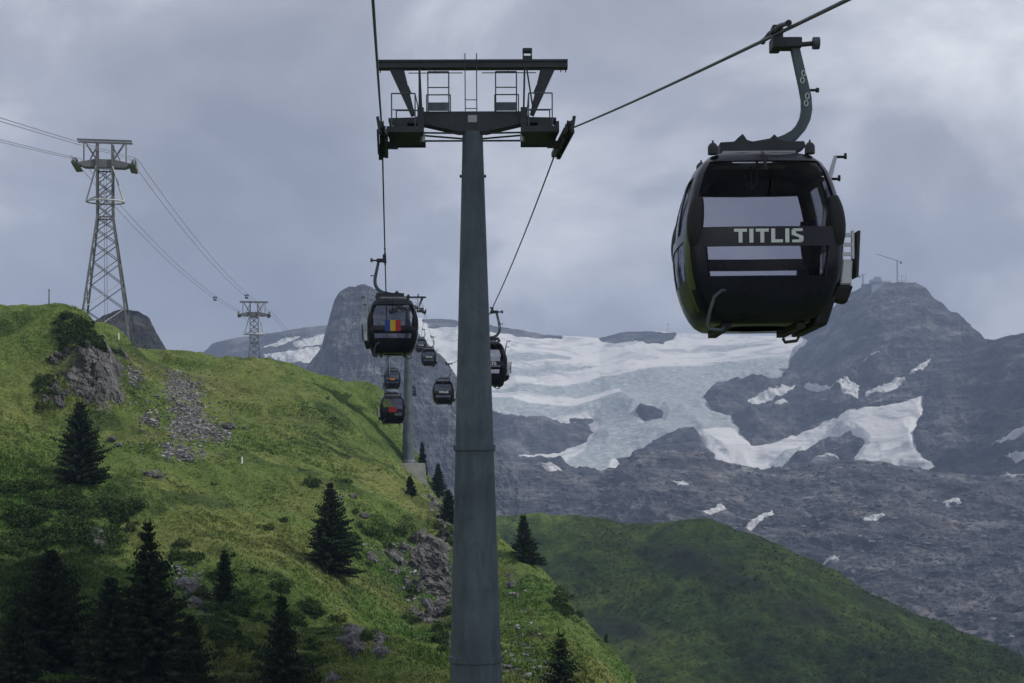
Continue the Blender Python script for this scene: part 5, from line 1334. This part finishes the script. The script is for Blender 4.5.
tone = np.clip(0.66-0.30*lush[:, None]+0.09*rng.standard_normal(ang.shape), 0, 1)
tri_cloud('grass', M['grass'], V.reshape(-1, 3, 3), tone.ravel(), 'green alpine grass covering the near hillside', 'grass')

shrub_polys = [([(0, 470), (60, 480), (105, 500), (120, 530), (100, 560), (60, 545), (20, 560), (0, 560)], 130), ([(100, 490), (135, 505), (150, 530), (110, 530)], 40), ([(58, 312), (100, 320), (112, 340), (116, 350), (60, 352)], 55), ([(40, 350), (55, 355), (52, 410), (38, 400)], 10),
               ([(195, 560), (240, 590), (245, 650), (215, 655)], 34), ([(0, 560), (60, 560), (90, 640), (0, 650)], 60), ([(240, 640), (320, 640), (330, 683), (240, 683)], 26), ([(180, 540), (200, 550), (205, 575), (170, 560)], 12),
               ([(560, 590), (585, 610), (580, 625), (550, 610)], 10), ([(250, 560), (330, 600), (330, 640), (260, 620)], 14), ([(430, 500), (452, 530), (450, 560), (438, 540)], 14), ([(320, 520), (400, 530), (380, 560), (350, 560)], 8), ([(200, 470), (420, 470), (420, 640), (250, 640)], 26), ([(440, 590), (460, 600), (452, 660), (430, 650)], 10)]
VV, TT = [], []
for poly, n in shrub_polys:
    px, py = spread(n, poly); x, y = hit(px, py); z = hq(x, y)
    for i in range(len(x)):
        R_ = 0.35+0.9*rng.random()**1.5; nl = int(420*R_*R_)+70
        d = rng.standard_normal((nl, 3)); d /= np.linalg.norm(d, axis=1)[:, None]; d[:, 2] = np.abs(d[:, 2])
        rad_ = R_*(0.45+0.6*rng.random(nl)**0.6)*(1+0.25*np.sin(5*d[:, 0]+i))
        c_ = d*rad_[:, None]*np.array([1.15, 1.0, 0.85])+np.array([x[i], y[i], z[i]-0.1])
        s = 0.10+0.10*rng.random((nl, 1, 1))
        tri = rng.standard_normal((nl, 3, 3)); tri /= np.linalg.norm(tri, axis=2, keepdims=True)
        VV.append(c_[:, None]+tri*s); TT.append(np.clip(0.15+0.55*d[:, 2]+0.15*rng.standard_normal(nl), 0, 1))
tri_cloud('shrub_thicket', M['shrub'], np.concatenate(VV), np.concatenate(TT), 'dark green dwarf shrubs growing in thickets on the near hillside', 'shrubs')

# ================================================================== HAZE
m = MB(); m.box((-4500, -400, -191), (4500, 5200, 640))
hz_o = m.build('haze', None); tag(hz_o, kind='stuff')
hm = bpy.data.materials.new('haze_air'); hm.use_nodes = True; hn = hm.node_tree.nodes; hn.clear()
ho = hn.new('ShaderNodeOutputMaterial'); pv = hn.new('ShaderNodeVolumePrincipled')
pv.inputs['Color'].default_value = (0.54, 0.69, 1.0, 1); pv.inputs['Density'].default_value = 2.1e-4; pv.inputs['Anisotropy'].default_value = 0.0
hm.node_tree.links.new(pv.outputs[0], ho.inputs['Volume']); hz_o.data.materials.append(hm)
